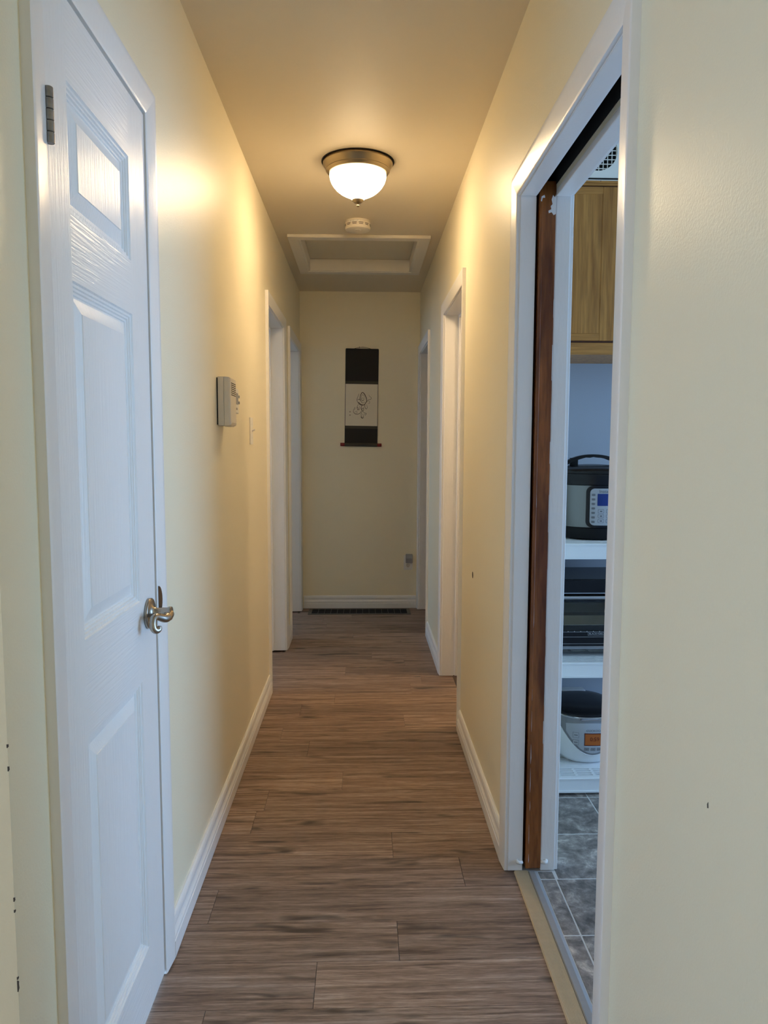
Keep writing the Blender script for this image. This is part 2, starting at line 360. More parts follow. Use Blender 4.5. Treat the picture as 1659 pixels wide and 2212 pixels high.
JT = 0.018
def doorway(name, side, y0, y1, zt, label):
    """open doorway with lined jamb, stops and casing; side -1 left wall, +1 right wall"""
    if side < 0: xa, xb, wx, sg = XLo, XL, XL, 1
    else: xa, xb, wx, sg = XR, XRo, XR, -1
    root = thing(name, (wx, (y0+y1)/2, 0), label, kind='structure')
    rv = 0.004
    casing(root, wx, sg, y0-rv, y1+rv, zt+rv)
    MB().box(xa, xb, y1, y1+JT, 0.003, zt+JT, 0.0015).build('jamb', TRIM, root)
    MB().box(xa, xb, y0-JT, y0, 0.003, zt+JT, 0.0015).build('jamb', TRIM, root)
    MB().box(xa, xb, y0, y1, zt, zt+JT, 0.0015).build('head_jamb', TRIM, root)
    s0 = 0.072; sa, sb = (wx - sg*(s0+0.036), wx - sg*s0); sa, sb = min(sa, sb), max(sa, sb)
    MB().box(sa, sb, y1-0.011, y1, 0.003, zt, 0.002).build('door_stop', TRIM, root)
    MB().box(sa, sb, y0, y0+0.011, 0.003, zt, 0.002).build('door_stop', TRIM, root)
    MB().box(sa, sb, y0+0.011, y1-0.011, zt-0.011, zt, 0.002).build('head_stop', TRIM, root)
    # casing of the room side
    casing(root, xa if side < 0 else xb, -sg, y0-rv, y1+rv, zt+rv)
    return root

# openings (clear)
D1 = (1.158, 1.676, 1.993)     # closet, left
D2 = (1.263, 2.090, 1.968)     # kitchen, right
L2 = (3.757, 4.490, 1.975)
L3 = (4.837, 5.572, 1.975)
R2 = (3.236, 3.967, 1.968)
R3 = (4.893, 5.628, 1.968)

def wall_with_holes(name, xa, xb, ya, yb, holes, mat, z1=ZC+0.0):
    m = MB(); y = ya
    for (h0, h1, zt) in sorted(holes):
        a, b, t = h0-JT, h1+JT, zt+JT
        m.box(xa, xb, y, a, 0, z1); m.box(xa, xb, a, b, t, z1); y = b
    m.box(xa, xb, y, yb, 0, z1)
    return m

# ---- walls of the hall
m = MB()
m.box(XL-0.06, XL, YC, D1[0]-JT, 0, ZC); m.box(XL-0.06, XL, D1[0]-JT, D1[1]+JT, D1[2]+JT, ZC); m.box(XL-0.06, XL, D1[1]+JT, 3.0, 0, ZC)
m.box(XLo, XL-0.06, YC, 3.0, 0, ZC)
y = 3.0
for (h0, h1, zt) in (L2, L3):
    m.box(XLo, XL, y, h0-JT, 0, ZC); m.box(XLo, XL, h0-JT, h1+JT, zt+JT, ZC); y = h1+JT
m.box(XLo, XL, y, YE, 0, ZC)
wall_left = struct(m, 'wall_left', WALL)
m = MB()
PC0, PC1 = XR+0.045, XR+0.099      # pocket cavity between the two skins
m.box(XR, XRo, -3.2, D2[0]-JT, 0, ZC)
m.box(XR, PC0, D2[0]-JT, D2[1]+JT, D2[2]+JT, ZC); m.box(PC1, XRo, D2[0]-JT, D2[1]+JT, D2[2]+JT, ZC); m.box(PC0, PC1, D2[0]-JT, D2[1]+0.9, D2[2]+0.16, ZC)
m.box(XR, PC0-0.006, D2[1]+JT, D2[1]+0.9, 0, ZC); m.box(PC1+0.006, XRo, D2[1]+JT, D2[1]+0.9, 0, ZC)
y = D2[1]+0.9
for (h0, h1, zt) in (R2, R3):
    m.box(XR, XRo, y, h0-JT, 0, ZC); m.box(XR, XRo, h0-JT, h1+JT, zt+JT, ZC); y = h1+JT
m.box(XR, XRo, y, YE, 0, ZC)
wall_right = struct(m, 'wall_right', WALL)
m = MB()      # black lining put in for the shade inside the pocket
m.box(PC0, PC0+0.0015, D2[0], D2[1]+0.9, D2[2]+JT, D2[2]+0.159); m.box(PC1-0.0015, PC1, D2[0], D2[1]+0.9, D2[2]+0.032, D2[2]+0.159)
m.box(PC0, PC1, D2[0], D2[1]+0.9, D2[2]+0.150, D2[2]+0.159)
m.build('pocket_shade_lining', BLACK, wall_right)
struct(MB().box(XLo, XRo, YE, YE+0.1, 0, ZC), 'wall_end', WALL)

# ---- ceiling with the attic hatch opening
HX0, HX1, HY0, HY1 = -0.362, 0.318, 4.238, 4.99
m = MB()
m.box(-3.5, HX0, -3.3, 6.7, ZC, ZC+0.12); m.box(HX1, 3.5, -3.3, 6.7, ZC, ZC+0.12)
m.box(HX0, HX1, -3.3, HY0, ZC, ZC+0.12); m.box(HX0, HX1, HY1, 6.7, ZC, ZC+0.12)
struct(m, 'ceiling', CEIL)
struct(MB().box(HX0-0.1, HX1+0.1, HY0-0.1, HY1+0.1, ZC+0.12, ZC+0.16), 'ceiling_light_block', SUB)  # unseen slab added above the hatch to stop sky light leaking in

# ---- the surrounding rooms (mostly out of sight, they shape the daylight)
def wall_window_x(name, x0, x1, y0, y1, wins, mat):
    m = MB(); y = y0
    for (a, b, za, zb) in sorted(wins):
        m.box(x0, x1, y, a, 0, ZC); m.box(x0, x1, a, b, 0, za); m.box(x0, x1, a, b, zb, ZC); y = b
    m.box(x0, x1, y, y1, 0, ZC); return struct(m, name, mat)
def wall_window_y(name, y0, y1, x0, x1, wins, mat):
    m = MB(); x = x0
    for (a, b, za, zb) in sorted(wins):
        m.box(x, a, y0, y1, 0, ZC); m.box(a, b, y0, y1, 0, za); m.box(a, b, y0, y1, zb, ZC); x = b
    m.box(x, x1, y0, y1, 0, ZC); return struct(m, name, mat)
# front room (where the photographer stands)
struct(MB().box(-OUT, XLo, YC, YC+0.1, 0, ZC), 'wall_front_left', WALL)
wall_window_x('wall_front_side', -3.5, -OUT, -3.3, YC+0.1, [(-1.95, 0.15, 0.75, 2.05)], WALL)
wall_window_y('wall_front_rear', -3.3, -3.2, -OUT, XRo, [], WALL)
# kitchen
wall_window_x('wall_kitchen_right', OUT, 3.5, KY0-0.1, KY1+0.1, [(0.7, 2.7, 0.05, 2.15)], KWALL)
wall_window_y('wall_kitchen_rear', KY0-0.1, KY0, XRo, OUT, [], KWALL)
struct(MB().box(XRo, OUT, KY1, KY1+0.1, 0, ZC), 'wall_kitchen_back', KWALL)
struct(MB().box(XRo, XRo+0.004, KY0, D2[0]-JT-0.002, 0, ZC), 'wall_kitchen_left', KWALL)
# bedrooms on the left
struct(MB().box(-OUT, XLo, 3.0, 3.1, 0, ZC), 'wall_left_room_near', ROOMW)
struct(MB().box(-OUT, XLo, 4.615, 4.715, 0, ZC), 'wall_left_room_middle', ROOMW)
struct(MB().box(-OUT, XLo, 6.6, 6.7, 0, ZC), 'wall_left_room_far', ROOMW)
struct(MB().box(XLo, XLo+0.1, YE+0.1, 6.6, 0, ZC), 'wall_left_room_side', ROOMW)
wall_window_x('wall_left_room_outer', -3.5, -OUT, 3.0, 6.7, [(3.4, 4.3, 0.9, 2.1), (5.05, 6.15, 0.9, 2.1)], ROOMW)
# rooms on the right
struct(MB().box(XRo, OUT, 4.36, 4.46, 0, ZC), 'wall_right_room_middle', ROOMW)
struct(MB().box(XRo, OUT, 6.6, 6.7, 0, ZC), 'wall_right_room_far', ROOMW)
struct(MB().box(XRo-0.1, XRo, YE+0.1, 6.6, 0, ZC), 'wall_right_room_side', ROOMW)
wall_window_x('wall_right_room_outer', OUT, 3.5, KY1+0.1, 6.7, [], ROOMW)

# ---- floors
floor = struct(MB().box(XL-0.02, XR+0.03, YC-0.2, YE+0.02, -0.06, -0.008), 'floor', SUB)
ROW = 0.152; Y0 = 1.868
joints = {2: 0.095, 1: 0.299, 0: -0.415, -1: 0.092, -2: -0.113, 21: -0.259, 23: -0.086, 20: 0.12, 19: -0.064, 16: 0.055, 15: 0.245, 11: -0.142, 10: -0.3, 12: 0.254, 9: 0.193, 8: -0.36}
def plank(x0, x1, y0, y1):
    g = 0.0005
    cx, cy = (x0+x1)/2, (y0+y1)/2
    MB().box(x0+g, x1-g, y0+g, y1-g, -0.008, 0, 0.0006).build('plank', PLANK, floor, origin=(cx, cy, 0))
for k in range(-6, 26):
    a, b = Y0 + k*ROW, min(Y0 + (k+1)*ROW, YE)
    if a >= YE: break
    inside = lambda D: D[0] <= a + 0.5*ROW <= D[1]
    lo = XLo if (inside(L2) or inside(L3)) else XL
    xw = XR + 0.02 if a < 2.2 else (XRo if (inside(R2) or inside(R3)) else XR)
    j = joints.get(k)
    if j is None:
        j = random.uniform(-0.4, 0.36) if random.random() < 0.65 else None
    xs = [lo, j, xw] if j is not None else [lo, xw]
    for p, q in zip(xs, xs[1:]): plank(p, q, a, b)
# remaining floors outside the visible strip
struct(MB().box(-OUT, XR, -3.2, Y0-6*ROW, -0.06, 0), 'floor_front', PLANK)
struct(MB().box(-OUT, XL-0.0, 3.1, 6.6, -0.06, -0.0085), 'floor_left_rooms', PLANK)
struct(MB().box(XR, OUT, KY1+0.1, 6.6, -0.06, -0.0085), 'floor_right_rooms', PLANK)
floor_k = struct(MB().box(XR+0.03, OUT, KY0, KY1, -0.06, -0.0008), 'floor_kitchen', GROUT)
TS = 0.2505; GX, GY = 0.573, 2.0495
TCACHE = {}
def tile(x0, x1, y0, y1):
    g = 0.0022
    key = (round(x1-x0, 4), round(y1-y0, 4))
    cx, cy = (x0+x1)/2, (y0+y1)/2
    if key not in TCACHE:
        o = MB().box(x0+g, x1-g, y0+g, y1-g, -0.004, 0.0, 0.0008).build('tile', TILE, floor_k, origin=(cx, cy, 0)); TCACHE[key] = o.data
    else:
        o = bpy.data.objects.new('tile', TCACHE[key]); C.objects.link(o); o.parent = floor_k; o.location = (cx, cy, 0)
for i in range(-1, 9):
    x0 = max(GX + i*TS, XR+0.09); x1 = GX + (i+1)*TS
    for j in range(-5, 4):
        y0 = GY + j*TS; y1 = min(y0 + TS, KY1)
        if i == -1:
            y0c, y1c = max(y0, D2[0]), min(y1, D2[1]+0.0)
            if y1c - y0c > 0.02: tile(x0, x1, y0c, y1c)
            continue
        x0c = max(x0, XRo+0.001) if (y1 > D2[1]+0.05 or y0 < D2[0]-0.05) else x0
        tile(x0c, x1, y0, y1)

# ---- baseboards
BPROF = [(0, 0), (0.015, 0), (0.015, 0.041), (0.0125, 0.043), (0.0125, 0.046), (0.0148, 0.049), (0.0142, 0.055), (0.0105, 0.062), (0.0088, 0.068), (0.0092, 0.073), (0.0112, 0.078), (0.0108, 0.086), (0.0085, 0.094), (0.0045, 0.0995), (0, 0.1)]
def baseboard(name, fn, t0, t1):
    struct(MB().prism(BPROF, fn, t0, t1), name, TRIM, smooth=10)
bl = lambda a, b, t: (XL + a, t, b + 0.002)
br = lambda a, b, t: (XR - a, t, b + 0.002)
rv = 0.004
for t0, t1 in ((YC+0.001, D1[0]-CW-rv), (D1[1]+CW+rv, L2[0]-CW-rv), (L2[1]+CW+rv, L3[0]-CW-rv)): baseboard('baseboard_left', bl, t0, t1)
for t0, t1 in ((-3.2, D2[0]-CW-rv), (D2[1]+CW+rv, R2[0]-CW-rv), (R2[1]+CW+rv, R3[0]-CW-rv)): baseboard('baseboard_right', br, t0, t1)
baseboard('baseboard_end', lambda a, b, t: (t, YE - a, b + 0.002), XL+0.018, XR-0.018)

# ---- doorways along the hall
doorway('trim_1', -1, *L2, 'white cased doorway on the light switch side')
doorway('trim_2', -1, *L3, 'white cased doorway beside the end wall, across from the plug')
doorway('trim_3', 1, *R2, 'white cased doorway facing the wall beyond the light switch')
th2 = MB().prism([(XR+0.062, 0.0), (XR+0.068, 0.007), (XR+0.112, 0.007), (XR+0.118, 0.0)], lambda a, b, t: (a, t, b), R2[0]+0.001, R2[1]-0.001).build('trim_8', pmat('dark_threshold_wood', (0.085, 0.045, 0.025), 0.4, var=((60, 5, 60), (0.05, 0.028, 0.016))))
tag(th2, 'dark wooden threshold bar', kind='structure')
doorway('trim_4', 1, *R3, 'white cased doorway beside the wall outlet at the hall end')

# ---- closet door, its frame and hardware
fr = thing('trim_5', (XL, 1.43, 0), 'white casing around the closed panel door', kind='structure')
casing(fr, XL, 1, D1[0]-0.002, D1[1]-0.0005, D1[2]+0.002, zb=0.006)
MB().box(XL-0.06, XL, D1[1], D1[1]+JT, 0.004, D1[2]+JT).build('jamb', TRIM, fr)
MB().box(XL-0.06, XL, D1[0]-JT, D1[0], 0.004, D1[2]+JT).build('jamb', TRIM, fr)
MB().box(XL-0.06, XL, D1[0], D1[1], D1[2], D1[2]+JT).build('head_jamb', TRIM, fr)
# strike plate lip on the far casing
m = MB(); poly = [(0.0, -0.034)] + [(0.021*math.cos(a), 0.034*math.sin(a)) for a in [(-P2 + math.pi*i/12) for i in range(13)]] + [(0, 0.034)]
m.prism([(u, v) for u, v in poly], lambda u, v, t: (XL + 0.0085 + 0.12*u + t, D1[1] + 0.003 + u, 0.920 + v), 0.0, 0.003)
m.build('strike_plate', DKMET, fr, smooth=40)
DY0, DY1, DZ0, DZ1 = D1[0]+0.003, D1[1]-0.004, 0.012, D1[2]-0.004
XF = XL + 0.0050           # door face
door = thing('door_1', (XF, (DY0+DY1)/2, DZ0), 'white three-panel closet door with a wavy lever handle', kind='structure')
PY0, PY1 = 1.246, 1.559
PZ = [(0.160, 0.767), (0.9435, 1.546), (1.654, 1.860)]
def slab(y0, y1, z0, z1, nm, mat): MB().box(XF-0.036, XF, y0, y1, z0, z1).build(nm, mat, door)
slab(DY0, PY0, DZ0, DZ1, 'stile', DOORV); slab(PY1, DY1, DZ0, DZ1, 'stile', DOORV)
zs = [DZ0] + [v for p in PZ for v in p] + [DZ1]
for i in range(0, len(zs), 2): slab(PY0, PY1, zs[i], zs[i+1], 'rail', DOORH)
RINGS = [(0, 0), (0.0025, -0.0035), (0.007, -0.0035), (0.0085, -0.0065), (0.0125, -0.0062), (0.014, -0.0095), (0.018, -0.0095), (0.0195, -0.012), (0.0225, -0.012), (0.0465, -0.0045), (0.0475, -0.003)]
for z0, z1 in PZ:
    m = MB()
    m.loft([[(XF+d, PY0+o, z0+o), (XF+d, PY1-o, z0+o), (XF+d, PY1-o, z1-o), (XF+d, PY0+o, z1-o)] for o, d in RINGS], caps=False)
    o, d = RINGS[-1]
    m.face([(XF+d, PY0+o, z0+o), (XF+d, PY1-o, z0+o), (XF+d, PY1-o, z1-o), (XF+d, PY0+o, z1-o)])
    m.box(XF-0.036, XF-0.016, PY0, PY1, z0, z1)
    m.build('panel', DOORV, door)
for z0 in (1.727, 0.222):
    hg = MB(); n = 5; h = 0.082/n
    for i in range(n):
        hg.lathe([(0.0058, z0+i*h+0.0004), (0.0066, z0+i*h+0.0012), (0.0066, z0+(i+1)*h-0.0012), (0.0058, z0+(i+1)*h-0.0004)], (XL+0.0125, D1[0]+0.0005, 0), seg=14)
    ho = hg.build('hinge', HINGE, door, smooth=40)
    MB().box(XL+0.0035, XL+0.0060, D1[0]-0.004, D1[0]+0.008, z0+0.004, z0+0.078).build('hinge_leaf', HINGE, ho)
# lever
hx, hy, hz = XF, 1.615, 0.905
lv = MB().lathe([(0.033, 0), (0.0340, 0.0015), (0.0340, 0.0062), (0.0330, 0.0075), (0.027, 0.0080), (0.021, 0.0095), (0.0150, 0.014), (0.0126, 0.019), (0.0120, 0.030)], (hx, hy, hz), 'x', 36).build('handle', NICKEL, door, smooth=50)
MB().lathe([(0.0120, 0.030), (0.0130, 0.0305), (0.0130, 0.042), (0.0148, 0.0455), (0.0152, 0.0505), (0.0146, 0.0518), (0.002, 0.0522)], (hx, hy, hz), 'x', 28).build('lever_hub', NICKEL, lv, smooth=40)
path = [(hx+0.045, hy+0.002, hz-0.002), (hx+0.045, hy-0.012, hz-0.005), (hx+0.042, hy-0.025, hz-0.005), (hx+0.036, hy-0.038, hz), (hx+0.031, hy-0.050, hz+0.004),
        (hx+0.0285, hy-0.060, hz+0.001), (hx+0.0285, hy-0.066, hz-0.008), (hx+0.030, hy-0.067, hz-0.017), (hx+0.034, hy-0.063, hz-0.023), (hx+0.039, hy-0.058, hz-0.021), (hx+0.040, hy-0.057, hz-0.015)]
path, prad = smooth_path(path, [0.0118, 0.0112, 0.0098, 0.0085, 0.0078, 0.0076, 0.0076, 0.0076, 0.0074, 0.0066, 0.0045])
MB().tube(path, prad, 14).build('lever', NICKEL, lv, smooth=60)
MB().lathe([(0.0022, 0), (0.0022, 0.0015)], (hx+0.0085, hy-0.012, hz-0.019), 'x', 10).build('screw', DKMET, lv)

# ---- kitchen doorway with the pocket door
kt = thing('trim_6', (XR, (D2[0]+D2[1])/2, 0), 'white split-jamb frame of the kitchen pocket doorway', kind='structure')
casing(kt, XR, -1, D2[0]-0.002, D2[1]+0.002, D2[2]+0.002)
casing(kt, XRo, 1, D2[0]-0.005, D2[1]+0.005, D2[2]+0.005)
for xa, xb in ((XR, PC0), (PC1, XRo)):
    MB().box(xa, xb, D2[1], D2[1]+JT, 0.003, D2[2]+JT, 0.0025, 2).build('jamb', TRIM, kt)
    MB().box(xa, xb, D2[0], D2[1], D2[2], D2[2]+JT, 0.0025, 2).build('head_jamb', TRIM, kt)
MB().box(XR, XRo, D2[0]-JT, D2[0], 0.003, D2[2]+JT, 0.002).build('jamb', TRIM, kt)
MB().box(PC0+0.012, PC1-0.012, D2[0], D2[1]+0.85, D2[2]+0.10, D2[2]+0.13).build('door_track', DKMET, kt)
for xc in (PC0-0.004, PC1+0.004):
    s = 1 if xc > 0.5 else -1
    MB().tube([(xc, D2[1]+0.001, 0.032), (xc, D2[1]-0.004, 0.032), (xc + s*0.006, D2[1]-0.006, 0.032), (xc + s*0.012, D2[1]-0.006, 0.033), (xc+s*0.013, D2[1]+0.001, 0.035)], [0.005, 0.0055, 0.006, 0.0055, 0.005], 8).build('floor_guide', PAINTC, kt, smooth=60)
PD0, PD1 = XR+0.0535, XR+0.0985
pd = thing('door_2', ((PD0+PD1)/2, D2[1]+0.4, 0.008), 'reddish brown wooden pocket door slid into the wall', kind='structure')
MB().box(PD0, PD1, D2[1]-0.004, D2[1]+0.80, 0.012, D2[2]+0.04, 0.0022, 2).build('door_slab', PDOOR, pd)
MB().box(PD0-0.0008, PD0+0.009, D2[1]-0.0048, D2[1]+0.01, 0.012, D2[2]+0.02, 0.001).build('edge_strip', PDOOR, pd)
# flaking paint at the head and along the edge
def blob(pts, nm, y):
    m = MB(); m.prism(pts, lambda a, b, t: (a, t, b), y-0.0009, y); return m.build(nm, PAINTC, pd)
zt = D2[2]; ye = D2[1]-0.0040
blob([(PD1, zt-0.048), (PD1-0.006, zt-0.052), (PD1-0.012, zt-0.044), (PD1-0.020, zt-0.047), (PD1-0.021, zt-0.040), (PD1-0.013, zt-0.036), (PD1-0.015, zt-0.028), (PD1-0.010, zt-0.022), (PD1-0.013, zt-0.010), (PD1-0.009, zt+0.002), (PD1-0.004, zt-0.004), (PD1, zt+0.006)], 'paint_flake', ye)
blob([(PD0+0.012, zt+0.002), (PD0+0.004, zt-0.002), (PD0+0.002, zt-0.014), (PD0+0.005, zt-0.016), (PD0+0.007, zt-0.006), (PD0+0.014, zt-0.005)], 'paint_flake', ye)
m = MB(); rng = random.Random(3); z = 0.03
while z < 1.35:
    ln = rng.uniform(0.01, 0.09); wd = rng.uniform(0.0003, 0.0011)*(1.5 if z < 0.5 else 0.7)
    xx = PD0+0.008+rng.uniform(-0.0006, 0.0006); m.prism([(xx, z), (xx+wd, z+0.3*ln), (xx+0.5*wd, z+0.7*ln), (xx+0.1*wd, z+ln)], lambda a, b, t: (a, t, b), D2[1]-0.0054, D2[1]-0.0046); z += ln + (rng.uniform(0.004, 0.05) if z < 0.45 else rng.uniform(0.08, 0.3))
m.build('paint_streak', PAINTC, pd)
m = MB(); rng = random.Random(8); z = 0.4
while z < 1.8:
    ln = rng.uniform(0.03, 0.2); wd = rng.uniform(0.0005, 0.0016)
    m.box(PD1-wd, PD1+0.0002, D2[1]-0.0046, D2[1]-0.0036, z, z+ln); z += ln + rng.uniform(0.03, 0.15)
m.build('paint_streak', PAINTC, pd)

# ---- threshold strips
th = thing('trim_7', (XR+0.06, 1.68, 0), 'ribbed gold and grey metal threshold of the kitchen doorway', kind='structure')
TX0, TX1, TX2 = XR+0.022, XR+0.060, XR+0.090
n = 12; prof = [(TX0-0.004, -0.002), (TX0, 0.0035)]
wr = (TX1-TX0)/n
for i in range(n):
    x = TX0 + i*wr
    prof += [(x+0.15*wr, 0.0050), (x+0.62*wr, 0.0050), (x+0.72*wr, 0.0034), (x+0.96*wr, 0.0034)]
prof += [(TX1, 0.0045), (TX1, -0.002)]
MB().prism(prof, lambda a, b, t: (a, t, b), D2[0], D2[1]-0.001).build('ribbed_strip', RIBG, th)
MB().prism([(TX1+0.001, -0.002), (TX1+0.001, 0.003), (TX1+0.004, 0.006), (TX2-0.010, 0.0055), (TX2, 0.0005), (TX2, -0.002)], lambda a, b, t: (a, t, b), D2[0], D2[1]-0.006).build('flat_strip', GREYS, th)

# ---- marks on the walls
m = MB(); m.lathe([(0.0135, -0.0006), (0.0125, 0.0004), (0.001, 0.0004)], (XR, 2.866, 0.767), 'x', 18); m.build('wall_dent', CHIP, wall_right)
m = MB()
m.prism([(0.8752, 0.8235), (0.8778, 0.8225), (0.8785, 0.8275), (0.8762, 0.831)], lambda a, b, t: (XR-t, a, b), -0.001, 0.0004); m.build('wall_scuff', CHIP, wall_right)
rng = random.Random(5)
for z, h in ((0.648, 0.006), (0.632, 0.004), (0.515, 0.017), (0.533, 0.004), (0.835, 0.007), (0.868, 0.005)):
    m = MB(); wv = rng.uniform(0.0012, 0.0032)
    poly = [(YC-0.0006, z), (YC+wv, z+0.2*h), (YC+0.7*wv, z+0.6*h), (YC+0.9*wv, z+0.8*h), (YC-0.0006, z+h)]
    m.prism(poly, lambda a, b, t: (XL+t, a, b), -0.001, 0.0005); m.build('paint_chip', CHIP, wall_left)

# ------------------------------------------------------------------ ceiling light
lx, ly = -0.022, 3.140
cl = thing('ceiling_light', (lx, ly, ZC), 'lit frosted glass dome ceiling light with an antique brass rim', 'ceiling light')
MB().lathe([(0.150, ZC), (0.150, ZC-0.0015), (0.146, ZC-0.002), (0.146, ZC)], (lx, ly, 0), seg=64).build('gasket', BLACK, cl, smooth=40)
MB().lathe([(0.1425, ZC-0.0005), (0.1445, ZC-0.006), (0.1440, ZC-0.011), (0.139, ZC-0.016), (0.134, ZC-0.027), (0.131, ZC-0.033), (0.1315, ZC-0.036), (0.128, ZC-0.041), (0.121, ZC-0.046), (0.1165, ZC-0.046), (0.1155, ZC-0.040), (0.10, ZC-0.006)], (lx, ly, 0), seg=72).build('rim', BRONZE, cl, smooth=35)
bowl = [(0.112, ZC-0.038), (0.1165, ZC-0.047), (0.1175, ZC-0.056), (0.1155, ZC-0.068), (0.110, ZC-0.082), (0.101, ZC-0.096), (0.089, ZC-0.109), (0.074, ZC-0.121), (0.058, ZC-0.130), (0.043, ZC-0.1365), (0.032, ZC-0.142), (0.026, ZC-0.148), (0.021, ZC-0.152)]
MB().lathe(bowl, (lx, ly, 0), seg=64).build('glass_bowl', BULB, cl, smooth=60)
fz = ZC-0.149
MB().lathe([(0.0235, fz+0.001), (0.0250, fz-0.002), (0.0235, fz-0.006), (0.0185, fz-0.0095), (0.0175, fz-0.0115), (0.0125, fz-0.015), (0.0060, fz-0.0175), (0.0045, fz-0.0195), (0.0065, fz-0.022), (0.0068, fz-0.0255), (0.0050, fz-0.0285), (0.0012, fz-0.030)], (lx, ly, 0), seg=32).build('finial', BRONZE, cl, smooth=40)

# ------------------------------------------------------------------ smoke detector
sx, sy = -0.028, 3.945
sd = thing('smoke_detector', (sx, sy, ZC), 'round ivory smoke detector with vent slots between the light and the hatch', 'smoke detector')
MB().lathe([(0.066, ZC), (0.066, ZC-0.006), (0.064, ZC-0.007)], (sx, sy, 0), seg=48).build('base', IVORY, sd, smooth=40)
MB().lathe([(0.064, ZC-0.006), (0.0665, ZC-0.008), (0.0665, ZC-0.037), (0.064, ZC-0.043), (0.058, ZC-0.046), (0.03, ZC-0.048), (0.012, ZC-0.048)], (sx, sy, 0), seg=64).build('cover', IVORY, sd, smooth=40)
for lvl, zz in enumerate((ZC-0.0205, ZC-0.0270)):
    for k in range(12):
        a0 = 2*math.pi*(k+0.5)/12 - P2; half = 0.19 if lvl == 0 else 0.165
        m = MB(); m.loft([[(sx+r*math.cos(a), sy+r*math.sin(a), zz+dz) for (r, dz) in ((0.0655, -0.0013), (0.0670, -0.0013), (0.0670, 0.0013), (0.0655, 0.0013))] for a in [a0-half+2*half*i/5 for i in range(6)]])
        m.build('vent_slot', BLACK, sd)
m = MB(); m.loft([[(sx+0.0669*math.cos(a), sy+0.0669*math.sin(a), z) for z in (ZC-0.0175, ZC-0.009)] for a in [-P2-0.75+0.9*i/8 for i in range(9)]], caps=False, closed=False); lb = m.build('sticker', WPLAS, sd)
m = MB()
for row, (za, zb_) in enumerate(((ZC-0.0115, ZC-0.0105), (ZC-0.0148, ZC-0.0140))):
    for a0, a1 in ((-P2-0.62, -P2-0.5), (-P2-0.45, -P2-0.27), (-P2-0.22, -P2-0.16), (-P2-0.1, -P2+0.1 if row == 0 else -P2-0.02)):
        m.loft([[(sx+0.0672*math.cos(a), sy+0.0672*math.sin(a), z) for z in (za, zb_)] for a in [a0+(a1-a0)*i/4 for i in range(5)]], caps=False, closed=False)
m.build('print_line', INKG, lb)
MB().lathe([(0.013, ZC-0.0475), (0.0125, ZC-0.0495), (0.002, ZC-0.0498)], (sx, sy-0.018, 0), seg=24).build('test_button', IVORY, sd, smooth=40)
m = MB(); m.lathe([(0.0155, ZC-0.0478), (0.0165, ZC-0.0488), (0.0175, ZC-0.0478)], (sx, sy-0.018, 0), seg=28, cap=False); m.build('button_ring', WPLAS, sd, smooth=50)

# ------------------------------------------------------------------ attic hatch
ht = thing('attic_hatch', (-0.022, 4.62, ZC), 'white framed recessed attic hatch panel in the ceiling', 'hatch')
fx0, fx1, fy0, fy1, fz0 = -0.420, 0.376, 4.180, 5.055, ZC-0.018
MB().box(fx0, fx1, fy0, HY0, fz0, ZC, 0.002).build('frame_board', HATCH, ht)
MB().box(fx0, fx1, HY1, fy1, fz0, ZC, 0.002).build('frame_board', HATCH, ht)
MB().box(fx0, HX0, HY0, HY1, fz0, ZC, 0.002).build('frame_board', HATCH, ht)
MB().box(HX1, fx1, HY0, HY1, fz0, ZC, 0.002).build('frame_board', HATCH, ht)
for b in ((HX0, HX0+0.012, HY0, HY1), (HX1-0.012, HX1, HY0, HY1), (HX0+0.012, HX1-0.012, HY0, HY0+0.012), (HX0+0.012, HX1-0.012, HY1-0.012, HY1)):
    MB().box(*b, fz0+0.004, ZC+0.062).build('lining_board', HATCH, ht)
MB().box(HX0+0.0125, HX1-0.0125, HY0+0.0125, HY1-0.0135, ZC+0.063, ZC+0.078).build('hatch_panel', HATCHP, ht)

# ------------------------------------------------------------------ hanging scroll
ys = YE - 0.0
sc = thing('hanging_scroll', (-0.016, YE, 1.275), 'dark bordered hanging scroll with an ink drawing on the end wall', 'scroll')
scx, x0, x1 = -0.016, -0.143, 0.111
def sheet(nm, mat, xa, xb, za, zb, d0, d1, par=sc): return MB().box(xa, xb, YE-d1, YE-d0, za, zb).build(nm, mat, par)
sheet('upper_cloth', SCRD, x0, x1, 1.768, 2.010, 0.004, 0.0055)
sheet('upper_band', SCRM, x0, x1, 1.746, 1.768, 0.004, 0.0057)
sheet('side_border', SCRD, x0, x0+0.0035, 1.428, 1.746, 0.004, 0.0056)
sheet('side_border', SCRD, x1-0.0035, x1, 1.428, 1.746, 0.004, 0.0056)
pap = sheet('paper', PAPER, x0+0.0035, x1-0.0035, 1.428, 1.746, 0.004, 0.0055)
sheet('lower_band', SCRM, x0, x1, 1.406, 1.428, 0.004, 0.0057)
sheet('lower_cloth', SCRD, x0, x1, 1.285, 1.406, 0.004, 0.0055)
m = MB(); m.tube([(x0+0.003, YE-0.008, 2.008), (x1-0.003, YE-0.008, 2.008)], 0.0055, 10); m.build('hanging_bar', SCRD, sc, smooth=60)
m = MB(); m.tube([(x0+0.001, YE-0.014, 1.283), (x1-0.001, YE-0.014, 1.283)], 0.0135, 16); m.build('roller_cloth', SCRM, sc, smooth=60)
for a, b in ((x0-0.032, x0+0.001), (x1-0.001, x1+0.032)):
    MB().lathe([(0.0105, a), (0.0125, a+0.002), (0.0125, b-0.002), (0.0105, b)], (0, YE-0.014, 1.283), 'x', 18).build('roller_knob', REDL, sc, smooth=40)
